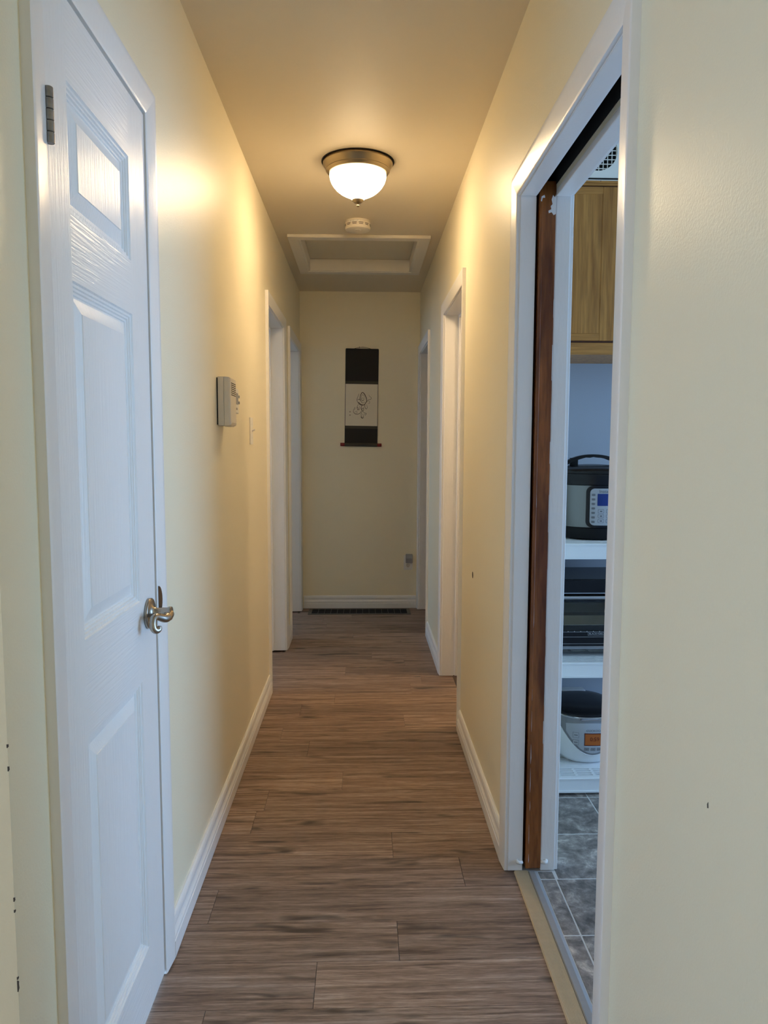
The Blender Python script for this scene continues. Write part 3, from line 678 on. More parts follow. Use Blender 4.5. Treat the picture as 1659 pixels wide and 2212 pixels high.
m = MB(); m.tube([(-0.080, YE-0.009, 2.011), (-0.065, YE-0.008, 2.016), (-0.012, YE-0.006, 2.026), (0.040, YE-0.008, 2.016), (0.052, YE-0.009, 2.011)], 0.0018, 6); m.build('cord', CORD, sc, smooth=60)
m = MB(); m.tube([(-0.038, YE, 2.024), (-0.038, YE-0.014, 2.025)], [0.0022, 0.003], 8); m.build('nail', DKMET, sc)
# loose ink brush strokes: an arch, trailing ribbons and a knot of short strokes
def stroke(mb, pts, w0, w1=None, w2=None):
    """brush stroke as a flat ribbon on the paper; pts in paper coordinates (0..1, 0..1 from the bottom left)"""
    pw, ph, px, pz = x1-x0-0.007, 0.318, x0+0.0035, 1.428
    w1 = w1 or w0; w2 = w2 or w1*0.4
    w0 *= 1.1; w1 *= 1.1; w2 *= 1.1
    P = []
    q = [Vector((px+u*pw, pz+v*ph)) for u, v in pts]
    q = [q[0]] + q + [q[-1]]
    for i in range(1, len(q)-2):
        for k in range(6):
            t = k/6; a, b, c, d = q[i-1], q[i], q[i+1], q[i+2]
            P.append(0.5*((2*b) + (-a+c)*t + (2*a-5*b+4*c-d)*t*t + (-a+3*b-3*c+d)*t**3))
    P.append(q[-2]); n = len(P); L_, R_ = [], []
    for i, p in enumerate(P):
        tg = (P[min(i+1, n-1)] - P[max(i-1, 0)]); tg = tg.normalized() if tg.length > 0 else Vector((1, 0)); nr = Vector((-tg.y, tg.x))
        s = i/(n-1); wd = (w0*(1-2*s) + w1*2*s) if s < 0.5 else (w1*(2-2*s) + w2*(2*s-1))
        L_.append(p + nr*wd/2); R_.append(p - nr*wd/2)
    yy = YE-0.0058
    for i in range(n-1): mb.face([(v.x, yy, v.y) for v in (L_[i], L_[i+1], R_[i+1], R_[i])])
mb = MB()
S = stroke
S(mb, [(0.44, 0.62), (0.47, 0.74), (0.52, 0.80), (0.58, 0.77), (0.64, 0.68), (0.66, 0.60), (0.62, 0.54)], 0.0035, 0.0055, 0.004)
S(mb, [(0.47, 0.60), (0.49, 0.70), (0.53, 0.75), (0.58, 0.71), (0.61, 0.63)], 0.0015, 0.002)
S(mb, [(0.42, 0.77), (0.37, 0.67), (0.36, 0.61), (0.40, 0.54), (0.48, 0.49)], 0.0018, 0.003)
S(mb, [(0.38, 0.63), (0.45, 0.63), (0.50, 0.57), (0.55, 0.55), (0.60, 0.58)], 0.003, 0.003)
S(mb, [(0.40, 0.57), (0.46, 0.52), (0.55, 0.50), (0.62, 0.53)], 0.005, 0.0065, 0.003)
S(mb, [(0.52, 0.68), (0.50, 0.63), (0.54, 0.60), (0.57, 0.64), (0.54, 0.69)], 0.002, 0.003)
S(mb, [(0.62, 0.56), (0.60, 0.47), (0.64, 0.41), (0.68, 0.44), (0.66, 0.52)], 0.003, 0.003)
S(mb, [(0.66, 0.58), (0.72, 0.63), (0.78, 0.64), (0.80, 0.68), (0.75, 0.71), (0.72, 0.75)], 0.002, 0.0026)
S(mb, [(0.70, 0.60), (0.75, 0.59), (0.74, 0.54), (0.69, 0.55)], 0.0012, 0.002)
S(mb, [(0.40, 0.52), (0.36, 0.43), (0.41, 0.38), (0.45, 0.43), (0.42, 0.48)], 0.002, 0.0028)
S(mb, [(0.37, 0.45), (0.40, 0.42), (0.38, 0.37)], 0.003, 0.003)
S(mb, [(0.51, 0.50), (0.49, 0.42), (0.53, 0.36), (0.57, 0.39), (0.55, 0.46)], 0.003, 0.004)
S(mb, [(0.50, 0.40), (0.56, 0.42)], 0.003, 0.004)
S(mb, [(0.50, 0.36), (0.45, 0.30), (0.36, 0.28), (0.28, 0.30), (0.25, 0.36), (0.29, 0.44)], 0.0025, 0.0035)
S(mb, [(0.30, 0.32), (0.34, 0.35), (0.37, 0.32), (0.33, 0.30)], 0.0015, 0.002)
S(mb, [(0.27, 0.38), (0.30, 0.41), (0.29, 0.45)], 0.0015, 0.002)
S(mb, [(0.53, 0.36), (0.60, 0.31), (0.65, 0.30), (0.62, 0.26), (0.58, 0.29)], 0.002, 0.003)
S(mb, [(0.52, 0.35), (0.49, 0.27), (0.52, 0.20), (0.57, 0.23), (0.53, 0.29)], 0.002, 0.003)
S(mb, [(0.48, 0.22), (0.53, 0.18), (0.58, 0.21)], 0.003, 0.0035)
mb.build('ink_strokes', INK, pap)
for v in (0.335, 0.255):
    m = MB(); pw, ph = x1-x0-0.007, 0.318; u = x0+0.0035+0.145*pw; z = 1.428+v*ph
    m.prism([(u-0.005, z-0.004), (u+0.004, z-0.005), (u+0.005, z+0.003), (u-0.001, z+0.005), (u-0.005, z+0.003)], lambda a, b, t: (a, YE-0.0055-t, b), 0, 0.0003); m.build('seal', SEAL, pap)
sc.rotation_euler = (0, math.radians(0.75), 0)

# ------------------------------------------------------------------ outlet and plug-in device
ot = thing('wall_outlet', (0.355, YE, 0.363), 'white duplex outlet plate low on the end wall', 'outlet')
MB().box(0.320, 0.390, YE-0.006, YE, 0.305, 0.421, 0.002, 2).build('plate', WPLAS, ot)
MB().lathe([(0.0165, -0.0075), (0.0170, -0.0055)], (0.3535, YE, 0.3405), 'y', 24).build('receptacle', IVORY, ot)
for dx in (-0.0063, 0.0063): MB().box(0.3535+dx-0.0011, 0.3535+dx+0.0011, YE-0.0079, YE-0.0070, 0.3405, 0.3485).build('slot', BLACK, ot)
MB().lathe([(0.0026, -0.0079), (0.0026, -0.0070)], (0.3535, YE, 0.3325), 'y', 12).build('ground_hole', BLACK, ot)
MB().lathe([(0.0030, -0.0074), (0.0030, -0.0058)], (0.3535, YE, 0.3635), 'y', 12).build('screw', DKMET, ot)
nl = thing('plug_in_night_light', (0.362, YE-0.006, 0.397), 'small grey plug-in device in the upper socket', 'night light')
MB().box(0.3345, 0.3885, YE-0.030, YE-0.0062, 0.362, 0.432, 0.006, 3).build('body', GREYP, nl, smooth=40)
MB().box(0.338, 0.385, YE-0.0318, YE-0.029, 0.398, 0.428, 0.004, 2).build('lens', pmat('pale_grey_lens', (0.42, 0.43, 0.45), 0.3, var=((40, 40, 40), (0.38, 0.39, 0.41))), nl, smooth=40)

# ------------------------------------------------------------------ floor vent
fv = thing('floor_vent', (-0.022, 5.575, 0), 'long brown steel floor vent at the foot of the end wall', 'vent')
vx0, vx1, vy0, vy1 = -0.418, 0.366, 5.468, 5.668
m = MB(); fr_ = 0.026
m.box(vx0, vx1, vy0, vy0+fr_, 0.0005, 0.004, 0.001); m.box(vx0, vx1, vy1-fr_, vy1, 0.0005, 0.004, 0.001); m.box(vx0, vx0+fr_, vy0+fr_, vy1-fr_, 0.0005, 0.004, 0.001); m.box(vx1-fr_, vx1, vy0+fr_, vy1-fr_, 0.0005, 0.004, 0.001)
m.build('frame', VENTM, fv)
MB().box(vx0+0.01, vx1-0.01, vy0+0.01, vy1-0.01, 0.0002, 0.0009).build('dark_opening', BLACK, fv)
nb = 15; wv = (vx1-vx0-2*fr_)/nb
for i in range(1, nb): MB().box(vx0+fr_+i*wv-0.0011, vx0+fr_+i*wv+0.0011, vy0+fr_, vy1-fr_, 0.001, 0.0036).build('bar', VENTM, fv)
for i in range(1, 6): MB().box(vx0+fr_, vx1-fr_, vy0+fr_+i*0.0247-0.0008, vy0+fr_+i*0.0247+0.0008, 0.001, 0.0026).build('louvre', BLACK, fv)

# ------------------------------------------------------------------ chime box, thermostat, light switch on the left wall
ch = thing('door_chime', (XL, 2.507, 1.342), 'ivory door chime box with a slotted front on the yellow wall', 'door chime')
cy0, cy1, cz0, cz1 = 2.449, 2.563, 1.342, 1.502
MB().box(XL, XL+0.004, cy0+0.003, cy1-0.003, cz0+0.003, cz1-0.003).build('back_plate', BLACK, ch)
MB().box(XL+0.004, XL+0.0235, cy0, cy1, cz0, cz1, 0.002, 2).build('base', IVORY, ch)
m = MB(); m.loft([[(XL+d, cy0+a, cz0+a*0.6), (XL+d, cy1-a, cz0+a*0.6), (XL+d, cy1-a, cz1-a*0.8), (XL+d, cy0+a, cz1-a*0.8)] for d, a in ((0.0245, 0.0004), (0.040, 0.0015), (0.0445, 0.005), (0.047, 0.016))]); m.build('cover', IVORY, ch, smooth=20)
for i in range(7):
    z = 1.448 + i*0.0064 - 0.006
    m = MB(); m.prism([(cy0+0.012, z), (cy0+0.092, z-0.0), (cy0+0.092, z+0.0026), (cy0+0.012, z+0.0026)], lambda a, b, t: (XL+0.0450+t, a, b), 0.0004, 0.0024); m.build('slot', BLACK, ch)
MB().box(XL+0.02, XL+0.042, cy0+0.03, cy1-0.03, cz0-0.003, cz0+0.001, 0.001).build('button', IVORY, ch)

tm = thing('thermostat', (XL, 2.70, 1.395), 'small white thermostat with a grey screen behind the chime box', 'thermostat')
ty0, ty1, tz0, tz1 = 2.655, 2.752, 1.393, 1.482
MB().box(XL, XL+0.022, ty0, ty1, tz0, tz1, 0.005, 3).build('body', WPLAS, tm, smooth=40)
MB().box(XL+0.0215, XL+0.0228, ty0+0.02, ty1-0.018, 1.425, 1.466).build('screen', GREYP, tm)
for z in (1.450, 1.428): MB().box(XL+0.010, XL+0.0255, ty1-0.006, ty1+0.0015, z, z+0.010, 0.001).build('button', GREYP, tm)
for dy in (0.03, 0.05): MB().box(XL+0.0215, XL+0.0235, ty0+dy, ty0+dy+0.010, 1.405, 1.413, 0.0008).build('key', GREYP, tm)

sw = thing('light_switch', (XL, 3.172, 1.338), 'white toggle light switch plate on the yellow wall', 'light switch')
MB().box(XL, XL+0.006, 3.137, 3.207, 1.281, 1.395, 0.002, 2).build('plate', WPLAS, sw)
MB().tube([(XL+0.004, 3.172, 1.338), (XL+0.012, 3.172, 1.3415), (XL+0.019, 3.172, 1.3445)], [0.0058, 0.0046, 0.0040], 10).build('toggle', WPLAS, sw, smooth=60)
MB().box(XL+0.0052, XL+0.0064, 3.167, 3.177, 1.326, 1.350).build('toggle_slot', IVORY, sw)
for z in (1.368, 1.308): MB().lathe([(0.003, 0.0058), (0.0026, 0.0072)], (XL, 3.172, z), 'x', 10).build('screw', WPLAS, sw)

# ================================================================== kitchen
# ------------------------------------------------------------------ resin shelving unit
SX0, SX1, SY0, SY1 = 0.615, 1.515, 2.565, 2.995
sh = thing('shelving_unit', ((SX0+SX1)/2, (SY0+SY1)/2, 0), 'white resin shelving unit with slatted tiers in the kitchen', 'shelf')
TOPS = (0.068, 0.500, 0.933)
for ti, zt in enumerate(TOPS):
    m = MB(); lip = 0.056
    for (a, b, c, d) in ((SX0, SX1, SY0, SY0+0.008), (SX0, SX1, SY1-0.008, SY1), (SX0, SX0+0.008, SY0+0.008, SY1-0.008), (SX1-0.008, SX1, SY0+0.008, SY1-0.008)):
        m.box(a, b, c, d, zt-lip+0.003, zt-0.003)
    m.prism([(SY0-0.003, zt-0.007), (SY0-0.003, zt-0.002), (SY0-0.001, zt), (SY0+0.012, zt), (SY0+0.012, zt-0.007)], lambda a, b, t: (t, a, b), SX0, SX1)
    m.prism([(SY0-0.003, zt-lip), (SY0-0.003, zt-lip+0.007), (SY0+0.006, zt-lip+0.007), (SY0+0.006, zt-lip)], lambda a, b, t: (t, a, b), SX0, SX1)
    tier = m.build('tier', SHELF, sh)
    m = MB(); y = SY0+0.0045
    while y < SY1-0.012:                                   # thin slats
        m.box(SX0+0.008, SX1-0.008, y+0.0075, y+0.0165, zt-0.006, zt-0.0005); y += 0.0165
    x = SX0+0.045
    while x < SX1-0.02:
        m.box(x-0.005, x+0.005, SY0+0.008, SY1-0.008, zt-0.0065, zt-0.0008); x += 0.0655
    for yy in (SY0+0.11, SY0+0.32): m.box(SX0+0.008, SX1-0.008, yy-0.03, yy+0.03, zt-0.006, zt-0.0006)
    m.build('slatted_deck', SHELF, tier)
for cx in (SX0+0.025, SX1-0.025):
    for cy in (SY0+0.03, SY1-0.03):
        MB().lathe([(0.019, 0.0), (0.019, 0.012), (0.017, 0.012), (0.017, TOPS[2]-0.01)], (cx, cy, 0), seg=20).build('post', SHELF, sh, smooth=40)

# ------------------------------------------------------------------ pressure cooker
px, py, pz = 0.884, 2.802, TOPS[2]
pc = thing('pressure_cooker', (px, py, pz), 'steel and black electric pressure cooker on the top tier', 'pressure cooker')
MB().lathe([(0.135, pz), (0.157, pz+0.006), (0.160, pz+0.020), (0.159, pz+0.044), (0.1545, pz+0.047)], (px, py, 0), seg=56).build('base', MATTB, pc, smooth=40)
MB().lathe([(0.1535, pz+0.0465), (0.1535, pz+0.202)], (px, py, 0), seg=64).build('steel_body', STEEL, pc, smooth=40)
MB().lathe([(0.1555, pz+0.201), (0.160, pz+0.204), (0.160, pz+0.238), (0.157, pz+0.243), (0.159, pz+0.245), (0.156, pz+0.252), (0.142, pz+0.261), (0.115, pz+0.268), (0.08, pz+0.273), (0.03, pz+0.276)], (px, py, 0), seg=56).build('lid', GLOSSB, pc, smooth=40)
# curved lid handle with finger waves
m = MB(); rings = []
for i in range(25):
    t = i/24; a = math.pi*(0.04 + 0.92*t)
    cx_, cz_ = px - 0.137*math.cos(a), pz + 0.236 + 0.078*math.sin(a)
    th_ = 0.011 + 0.010*(1-math.sin(a)); wv_ = 0.0016*math.cos(i*2.6) if 8 <= i <= 16 else 0
    wy = 0.017
    rings.append([(cx_, py-wy, cz_-th_+wv_), (cx_, py+wy, cz_-th_+wv_), (cx_, py+wy*0.8, cz_), (cx_, py-wy*0.8, cz_)])
m.loft(rings); m.build('lid_handle', MATTB, pc, smooth=40)
MB().box(px-0.088, px-0.060, py-0.012, py+0.012, pz+0.262, pz+0.300, 0.004, 2).build('steam_valve', MATTB, pc, smooth=40)
# control panel wrapped round the front
def wrap(R, dx, z): a = dx/0.1535; return (px + R*math.sin(a), py - R*math.cos(a), z)
def rrect(hw, z0, z1, r, n=6):
    pts = []
    for cx_, cz_, a0 in ((hw-r, z1-r, 0), (-hw+r, z1-r, P2), (-hw+r, z0+r, math.pi), (hw-r, z0+r, 3*P2)):
        for k in range(n+1): a = a0 + P2*k/n; pts.append((cx_+r*math.cos(a), cz_+r*math.sin(a)))
    return pts
def wrap_patch(R, hw, z0, z1, r, cx_=0.0, thick=0.003):
    """rounded patch that follows the cooker's curve"""
    m = MB(); cols = []
    edge = [r*(1-math.cos(P2*k/6)) for k in range(7)]                 # extra columns round the corners
    us = [-hw+e for e in edge] + [-hw+r+(2*hw-2*r)*k/8 for k in range(1, 8)] + [hw-e for e in reversed(edge)]
    for u in us:
        inset = 0
        d = hw - abs(u)
        if d < r: inset = r - math.sqrt(max(0, r*r - (r-d)**2))
        cols.append((u+cx_, z0+inset, z1-inset))
    m.loft([[wrap(R, u, a), wrap(R, u, b), wrap(R-thick, u, b), wrap(R-thick, u, a)] for u, a, b in cols]); return m
cp = wrap_patch(0.1590, 0.0665, pz+0.048, pz+0.200, 0.022, thick=0.008).build('panel_frame', GLOSSB, pc, smooth=40)
ip = wrap_patch(0.1600, 0.0525, pz+0.056, pz+0.191, 0.016).build('control_panel', PANEL, pc, smooth=40)
wrap_patch(0.1605, 0.0275, pz+0.128, pz+0.172, 0.001).build('screen', LCDB, ip, smooth=40)
text_mesh('lettering', 'Instant', 0.0165, INKG, ip, lambda u, v: wrap(0.1606, u, pz+0.1805+v))
for i in range(7):
    for s in (-1, 1):
        zz = pz+0.168 - i*0.0165
        m = wrap_patch(0.1604, 0.0065, zz-0.0040, zz+0.0040, 0.002, s*0.0410, 0.001); m.build('button', SILVER, ip)
        m = MB()
        for dz, w_ in ((0.002, 0.004), (-0.0005, 0.005), (-0.003, 0.0035)):
            m.loft([[wrap(0.1607, s*0.0410+u, zz+dz-0.0007), wrap(0.1607, s*0.0410+u, zz+dz+0.0007)] for u in (-w_, 0, w_)], caps=False, closed=False)
        m.build('button_print', INKG, ip)
for cxb in (-0.0140, 0.0140):
    for zz, hh in ((pz+0.108, 0.0075), (pz+0.0905, 0.0065), (pz+0.0725, 0.0075)):
        wrap_patch(0.1603, 0.0105, zz-hh, zz+hh, 0.004, cxb, 0.001).build('key_outline', INKG, ip)
        kb = wrap_patch(0.1606, 0.0094, zz-hh+0.0011, zz+hh-0.0011, 0.0034, cxb, 0.001).build('key', PANEL, ip)
        m = MB(); m.loft([[wrap(0.1609, cxb+u, zz-0.002), wrap(0.1609, cxb+u, zz+0.002)] for u in (-0.004, 0, 0.004)], caps=False, closed=False); m.build('key_print', INKG, ip)

# ------------------------------------------------------------------ toaster oven
ox0, ox1, oy0, oy1, oz0, oz1 = 0.650, 1.100, 2.640, 2.925, 0.528, 0.788
ov = thing('toaster_oven', ((ox0+ox1)/2, (oy0+oy1)/2, TOPS[1]), 'black toaster oven with a chrome handle on the middle tier', 'toaster oven')
m = MB(); wt = 0.010
m.box(ox0, ox1, oy0+0.012, oy1, oz1-wt, oz1, 0.002); m.box(ox0, ox1, oy0+0.012, oy1, oz0, oz0+0.018, 0.002)
m.box(ox0, ox0+wt, oy0+0.012, oy1, oz0+0.018, oz1-wt); m.box(ox1-0.10, ox1, oy0+0.012, oy1, oz0+0.018, oz1-wt); m.box(ox0+wt, ox1-0.1, oy1-wt, oy1, oz0+0.018, oz1-wt)
m.build('housing', GLOSSB, ov)
MB().box(ox0+0.004, ox1-0.004, oy0, oy0+0.012, oz1-0.050, oz1-0.002, 0.003, 2).build('front_band', GLOSSB, ov)
MB().box(ox0+0.006, ox1-0.006, oy0-0.0015, oy0+0.004, 0.7370, 0.7405).build('trim_strip', CHROME, ov)
MB().box(ox0+0.004, ox1-0.004, oy0, oy0+0.012, oz0+0.010, 0.596, 0.002).build('front_band', GLOSSB, ov)
MB().box(ox0+0.004, ox0+0.030, oy0, oy0+0.012, 0.596, 0.738).build('front_band', GLOSSB, ov)
MB().box(ox1-0.104, ox1-0.004, oy0, oy0+0.012, 0.596, 0.738).build('front_band', GLOSSB, ov)
dr = MB().box(ox0+0.030, ox1-0.104, oy0+0.003, oy0+0.006, 0.596, 0.737).build('glass_door', OGLASS, ov)
MB().tube([(ox0+0.012, oy0-0.022, 0.7265), (ox1-0.116, oy0-0.022, 0.7265)], 0.0068, 14).build('door_handle', CHROME, ov, smooth=60)
for x in (ox0+0.03, ox1-0.135): MB().box(x-0.005, x+0.005, oy0-0.020, oy0+0.001, 0.722, 0.731).build('handle_post', CHROME, ov)
MB().box(ox0+0.012, ox1-0.11, oy0-0.0006, oy0+0.0002, 0.5925, 0.5935).build('scale_line', PANEL, ov)
for i in range(10): MB().box(ox0+0.062+i*0.0235-0.0012, ox0+0.062+i*0.0235+0.0012, oy0-0.0006, oy0+0.0002, 0.5935, 0.5962).build('scale_tick', PANEL, ov)
m = MB()
for (a, b, c, d) in ((0.8335, 0.9125, 0.5795, 0.5802), (0.8335, 0.9125, 0.5922, 0.5928), (0.8335, 0.8342, 0.5795, 0.5928), (0.9118, 0.9125, 0.5795, 0.5928)): m.box(a, b, oy0-0.0006, oy0+0.0002, c, d)
m.build('badge_outline', PANEL, ov)
text_mesh('lettering', 'BLACK+DECKER', 0.0098, PANEL, ov, lambda u, v: (0.873+u, oy0-0.0006, 0.586+v))
MB().box(ox0+0.006, ox1-0.006, oy0-0.001, oy0+0.002, 0.5735, 0.5748).build('trim_strip', GREYP, ov)
MB().box(ox0+0.002, ox1-0.002, oy0-0.002, oy0+0.004, 0.5480, 0.5495).build('trim_strip', SILVER, ov)
MB().box(ox0+0.002, ox1-0.002, oy0-0.003, oy0+0.02, 0.528, 0.5395, 0.001).build('crumb_tray', SILVER, ov)
for x in (ox0+0.04, ox1-0.04):
    for y in (oy0+0.04, oy1-0.04): MB().lathe([(0.012, TOPS[1]-0.0005), (0.014, oz0)], (x, y, 0), seg=14).build('foot', MATTB, ov)
for i in range(14): MB().tube([(ox0+wt, oy0+0.03+i*0.018, 0.612), (ox1-0.10, oy0+0.03+i*0.018, 0.612)], 0.0014, 6).build('rack_wire', CHROME, ov)
bt = thing('baking_tray', (0.85, 2.76, 0.614), 'metal baking tray inside the toaster oven', 'tray')
rings = [[(0.745, 2.665, 0.6145), (0.965, 2.665, 0.6145), (0.965, 2.86, 0.6145), (0.745, 2.86, 0.6145)], [(0.732, 2.655, 0.650), (0.978, 2.655, 0.650), (0.978, 2.872, 0.650), (0.732, 2.872, 0.650)],
         [(0.722, 2.648, 0.6515), (0.984, 2.648, 0.6515), (0.984, 2.878, 0.6515), (0.722, 2.878, 0.6515)], [(0.722, 2.648, 0.6535), (0.984, 2.648, 0.6535), (0.984, 2.878, 0.6535), (0.722, 2.878, 0.6535)],
         [(0.733, 2.657, 0.652), (0.976, 2.657, 0.652), (0.976, 2.870, 0.652), (0.733, 2.870, 0.652)], [(0.747, 2.668, 0.6165), (0.963, 2.668, 0.6165), (0.963, 2.857, 0.6165), (0.747, 2.857, 0.6165)]]
MB().loft(rings).build('pan', TANM, bt)

# ------------------------------------------------------------------ rice cooker
rx, ry, rz = 0.868, 2.806, TOPS[0]
rc = thing('rice_cooker', (rx, ry, rz), 'white rice cooker with a black lid and amber display on the bottom tier', 'rice cooker')
ZP = [(0.000, 0.090, 0.110), (0.006, 0.104, 0.125), (0.030, 0.124, 0.146), (0.070, 0.136, 0.156), (0.110, 0.141, 0.158), (0.150, 0.1405, 0.154), (0.178, 0.136, 0.147), (0.186, 0.132, 0.143)]
def half(z):
    for (z0, a0, b0), (z1, a1, b1) in zip(ZP, ZP[1:]):
        if z <= z1: t = (z-z0)/(z1-z0); return a0+(a1-a0)*t, b0+(b1-b0)*t
    return ZP[-1][1:]
def front(u, z, off=0.0):
    a, b = half(z); n = 2.35
    s = max(0.0, 1 - (min(abs(u), a*0.999)/a)**n)**(1/n)
    return (rx+u, ry - b*s - off, rz+z)
def ring(a, b, z, seg=48, n=2.35):
    out = []
    for i in range(seg):
        q = 2*math.pi*i/seg; c_, s_ = math.cos(q), math.sin(q)
        out.append((rx + a*math.copysign(abs(c_)**(2/n), c_), ry + b*math.copysign(abs(s_)**(2/n), s_), rz+z))
    return out
MB().loft([ring(a, b, z) for z, a, b in ZP]).build('body', RICEW, rc, smooth=50)
MB().loft([ring(0.1325, 0.143, 0.1855), ring(0.1335, 0.144, 0.190), ring(0.130, 0.140, 0.197), ring(0.115, 0.125, 0.206), ring(0.085, 0.092, 0.212), ring(0.04, 0.045, 0.2145)]).build('lid', GLOSSB, rc, smooth=50)
m = MB(); m.loft([ring(0.1335, 0.1445, 0.1845), ring(0.1350, 0.1460, 0.1865), ring(0.1335, 0.1445, 0.1885)], caps=False); m.build('lid_rim', CHROME, rc, smooth=60)
MB().box(rx-0.05, rx+0.05, ry+0.10, ry+0.15, rz+0.165, rz+0.212, 0.012, 3).build('hinge_cover', RICEW, rc, smooth=40)
def patch(top, bot, off, hw, nx=22, nz=10, cx_=0.0):
    """patch on the front of the body between curves bot(u) and top(u)"""
    m = MB(); rings = []
    for i in range(nx+1):
        u = -hw + 2*hw*i/nx
        a, b = bot(u), top(u)
        rings.append([front(u+cx_, a+(b-a)*k/nz, off) for k in range(nz+1)])
    m.loft(rings, caps=False, closed=False); return m
sil = patch(lambda u: 0.183, lambda u: min(0.182, 0.046 + 8.0*u*u), 0.0018, 0.124).build('face_plate', SILVER, rc, smooth=60)
patch(lambda u: 0.170 - 0.9*u*u, lambda u: min(0.165 - 0.9*u*u, 0.054 + 8.6*u*u), 0.0026, 0.096).build('control_panel', PANEL, rc, smooth=60)
m = MB(); rings = []
for i in range(45):
    u = -0.128 + 0.256*i/44; z = min(0.184, 0.045 + 7.9*u*u)
    rings.append([front(u, z-0.0035, 0.0005), front(u, z-0.002, 0.0038), front(u, min(z+0.0008, 0.186), 0.0036), front(u, min(z+0.002, 0.186), 0.0006)])
m.loft(rings); m.build('swoop_edge', RICEW, rc, smooth=60)
dp = patch(lambda u: 0.1335, lambda u: 0.0855, 0.0034, 0.034, 8, 3).build('display_frame', MAROON, rc, smooth=60)
patch(lambda u: 0.1305, lambda u: 0.0885, 0.0040, 0.0315, 8, 3).build('screen', LCDO, dp, smooth=60)
text_mesh('digits', '0:59', 0.021, MAROON, dp, lambda u, v: front(u+0.004, 0.111+v, 0.0044))
text_mesh('lettering', 'CUCKOO', 0.0112, INKG, rc, lambda u, v: front(u*1.1, 0.1425+v, 0.0034))
for u0, z0 in ((-0.064, 0.124), (-0.064, 0.096), (0.064, 0.124), (0.064, 0.096)):
    o_ = patch(lambda u: z0+0.010, lambda u: z0-0.010, 0.0031, 0.0105, 4, 2, u0).build('button_outline', INKG, rc)
    patch(lambda u: z0+0.0092, lambda u: z0-0.0092, 0.0035, 0.0097, 4, 2, u0).build('button', PANEL, rc)
    patch(lambda u: z0+0.0015, lambda u: z0-0.0010, 0.0039, 0.006, 4, 2, u0).build('button_print', INKG, rc)
for u0 in (-0.024, 0.0, 0.024):
    patch(lambda u: 0.0775, lambda u: 0.0655, 0.0031, 0.0088, 4, 2, u0).build('button_outline', INKG, rc)
    patch(lambda u: 0.0768, lambda u: 0.0662, 0.0035, 0.0081, 4, 2, u0).build('button', SILVER, rc)
    patch(lambda u: 0.0725, lambda u: 0.0705, 0.0039, 0.003, 4, 2, u0).build('button_print', INKG, rc)
m = MB(); m.loft([ring(0.055, 0.1475, 0.1775)[30:43], ring(0.055, 0.1505, 0.184)[30:43], ring(0.055, 0.1495, 0.190)[30:43]], caps=False, closed=False)
MB().box(rx-0.045, rx+0.055, ry-0.1485, ry-0.138, rz+0.1765, rz+0.1855, 0.004, 2).build('lid_catch', CHROME, rc, smooth=40)

# ------------------------------------------------------------------ wall cabinet
cbx0, cbx1, cby, cbz0, cbz1 = XRo+0.004, 1.62, 2.752, 1.618, 2.245
cb = thing('wall_cabinet', ((cbx0+cbx1)/2, 2.9, cbz0), 'honey oak wall cabinet above the shelving unit', 'cabinet')
MB().box(cbx0, cbx1, cby+0.019, KY1-0.001, cbz0, cbz1-0.002).build('carcass', OAK, cb)
MB().box(cbx0, cbx1, cby, cby+0.019, cbz0, 1.662, 0.001).build('bottom_rail', OAKH, cb)
MB().box(cbx0, cbx1, cby, cby+0.019, 2.226, cbz1-0.002, 0.001).build('top_rail', OAKH, cb)
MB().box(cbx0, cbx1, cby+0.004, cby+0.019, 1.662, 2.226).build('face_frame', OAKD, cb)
MB().box(cbx0, cbx1, cby-0.004, cby+0.004, 2.236, cbz1-0.002, 0.001).build('top_moulding', OAKH, cb)
MB().lathe([(0.002, -0.0045), (0.002, -0.0035)], (0.866, cby, 2.241), 'y', 10).build('nail_hole', OAKD, cb)
dx = cbx0+0.010
for k in range(3):
    a, b = dx + k*0.340, dx + k*0.340 + 0.335
    dz0, dz1 = 1.668, 2.2185
    d_ = MB().box(a+0.052, b-0.052, cby-0.010, cby+0.001, dz0+0.026, dz1-0.026).build('door', OAK, cb)
    for (q0, q1, r0, r1, mt, nm) in ((a, a+0.052, dz0, dz1, OAK, 'stile'), (b-0.052, b, dz0, dz1, OAK, 'stile'), (a+0.052, b-0.052, dz1-0.026, dz1, OAKH, 'rail'), (a+0.052, b-0.052, dz0, dz0+0.026, OAKH, 'rail')):
        MB().box(q0, q1, cby-0.0125, cby+0.001, r0, r1, 0.0015).build(nm, mt, d_)

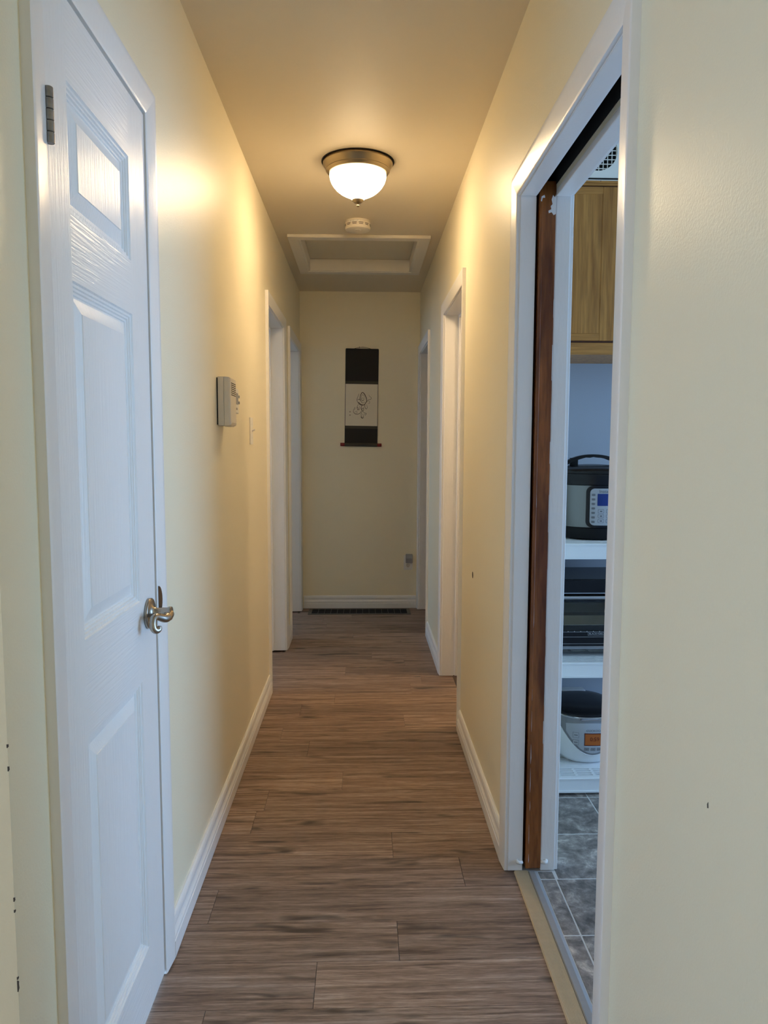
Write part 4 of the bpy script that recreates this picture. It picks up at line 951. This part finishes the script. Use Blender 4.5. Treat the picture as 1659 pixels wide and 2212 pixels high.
# ------------------------------------------------------------------ white box with a round mesh grille on top of the cabinet
vb = thing('vent_box', (0.86, 2.9, 2.247), 'white box with a round mesh grille on top of the oak cabinet', 'vent')
vx0, vx1, vy0, vy1, vz0, vz1 = 0.690, 1.030, 2.752, 2.99, 2.2545, 2.4380
gcx, gcz, gr = 0.857, 2.3480, 0.069
m = MB()
m.box(vx0, vx1, vy1-0.004, vy1, vz0, vz1); m.box(vx0, vx0+0.004, vy0+0.004, vy1-0.004, vz0, vz1); m.box(vx1-0.004, vx1, vy0+0.004, vy1-0.004, vz0, vz1)
m.box(vx0+0.004, vx1-0.004, vy0+0.004, vy1-0.004, vz0, vz0+0.004); m.box(vx0+0.004, vx1-0.004, vy0+0.004, vy1-0.004, vz1-0.004, vz1)
m.build('case', WPLAS, vb)
m = MB(); n = 64; inner, outer = [], []
for i in range(n):
    a = 2*math.pi*i/n; c_, s_ = math.cos(a), math.sin(a)
    inner.append((gcx+gr*c_, gcz+gr*s_))
    k = min(((vx1-gcx) if c_ > 0 else (gcx-vx0))/max(abs(c_), 1e-6), ((vz1-gcz) if s_ > 0 else (gcz-vz0))/max(abs(s_), 1e-6))
    outer.append((gcx+k*c_, gcz+k*s_))
m.loft([[(x, vy0+0.004, z) for x, z in outer], [(x, vy0, z) for x, z in outer], [(x, vy0, z) for x, z in inner], [(x, vy0+0.006, z) for x, z in inner]], caps=False)
m.build('front_plate', WPLAS, vb, smooth=30)
MB().box(vx0+0.03, vx1-0.03, vy0+0.022, vy0+0.025, vz0+0.006, vz1-0.006).build('interior_shade', BLACK, vb)  # black sheet stands in for the shade inside the box
m = MB(); p_ = 0.0158
for i in range(-5, 6):
    o_ = i*p_ + 0.003
    if abs(o_) < gr:
        h_ = math.sqrt(gr*gr-o_*o_)
        m.box(gcx+o_-0.0013, gcx+o_+0.0013, vy0+0.003, vy0+0.0055, gcz-h_, gcz+h_); m.box(gcx-h_, gcx+h_, vy0+0.0025, vy0+0.0050, gcz+o_-0.0013, gcz+o_+0.0013)
m.build('mesh_grille', WPLAS, vb)
MB().box(vx0+0.01, vx1-0.01, vy0+0.004, vy1-0.01, 2.2434, vz0).build('gap_shade', BLACK, vb)  # black block drawn as the shaded gap below the box
MB().box(cbx0, cbx1, cby-0.006, KY1-0.001, 2.2430, 2.2455).build('white_top_edge', WPLAS, cb)

for o in bpy.data.objects:
    if '_w' in o: del o['_w']
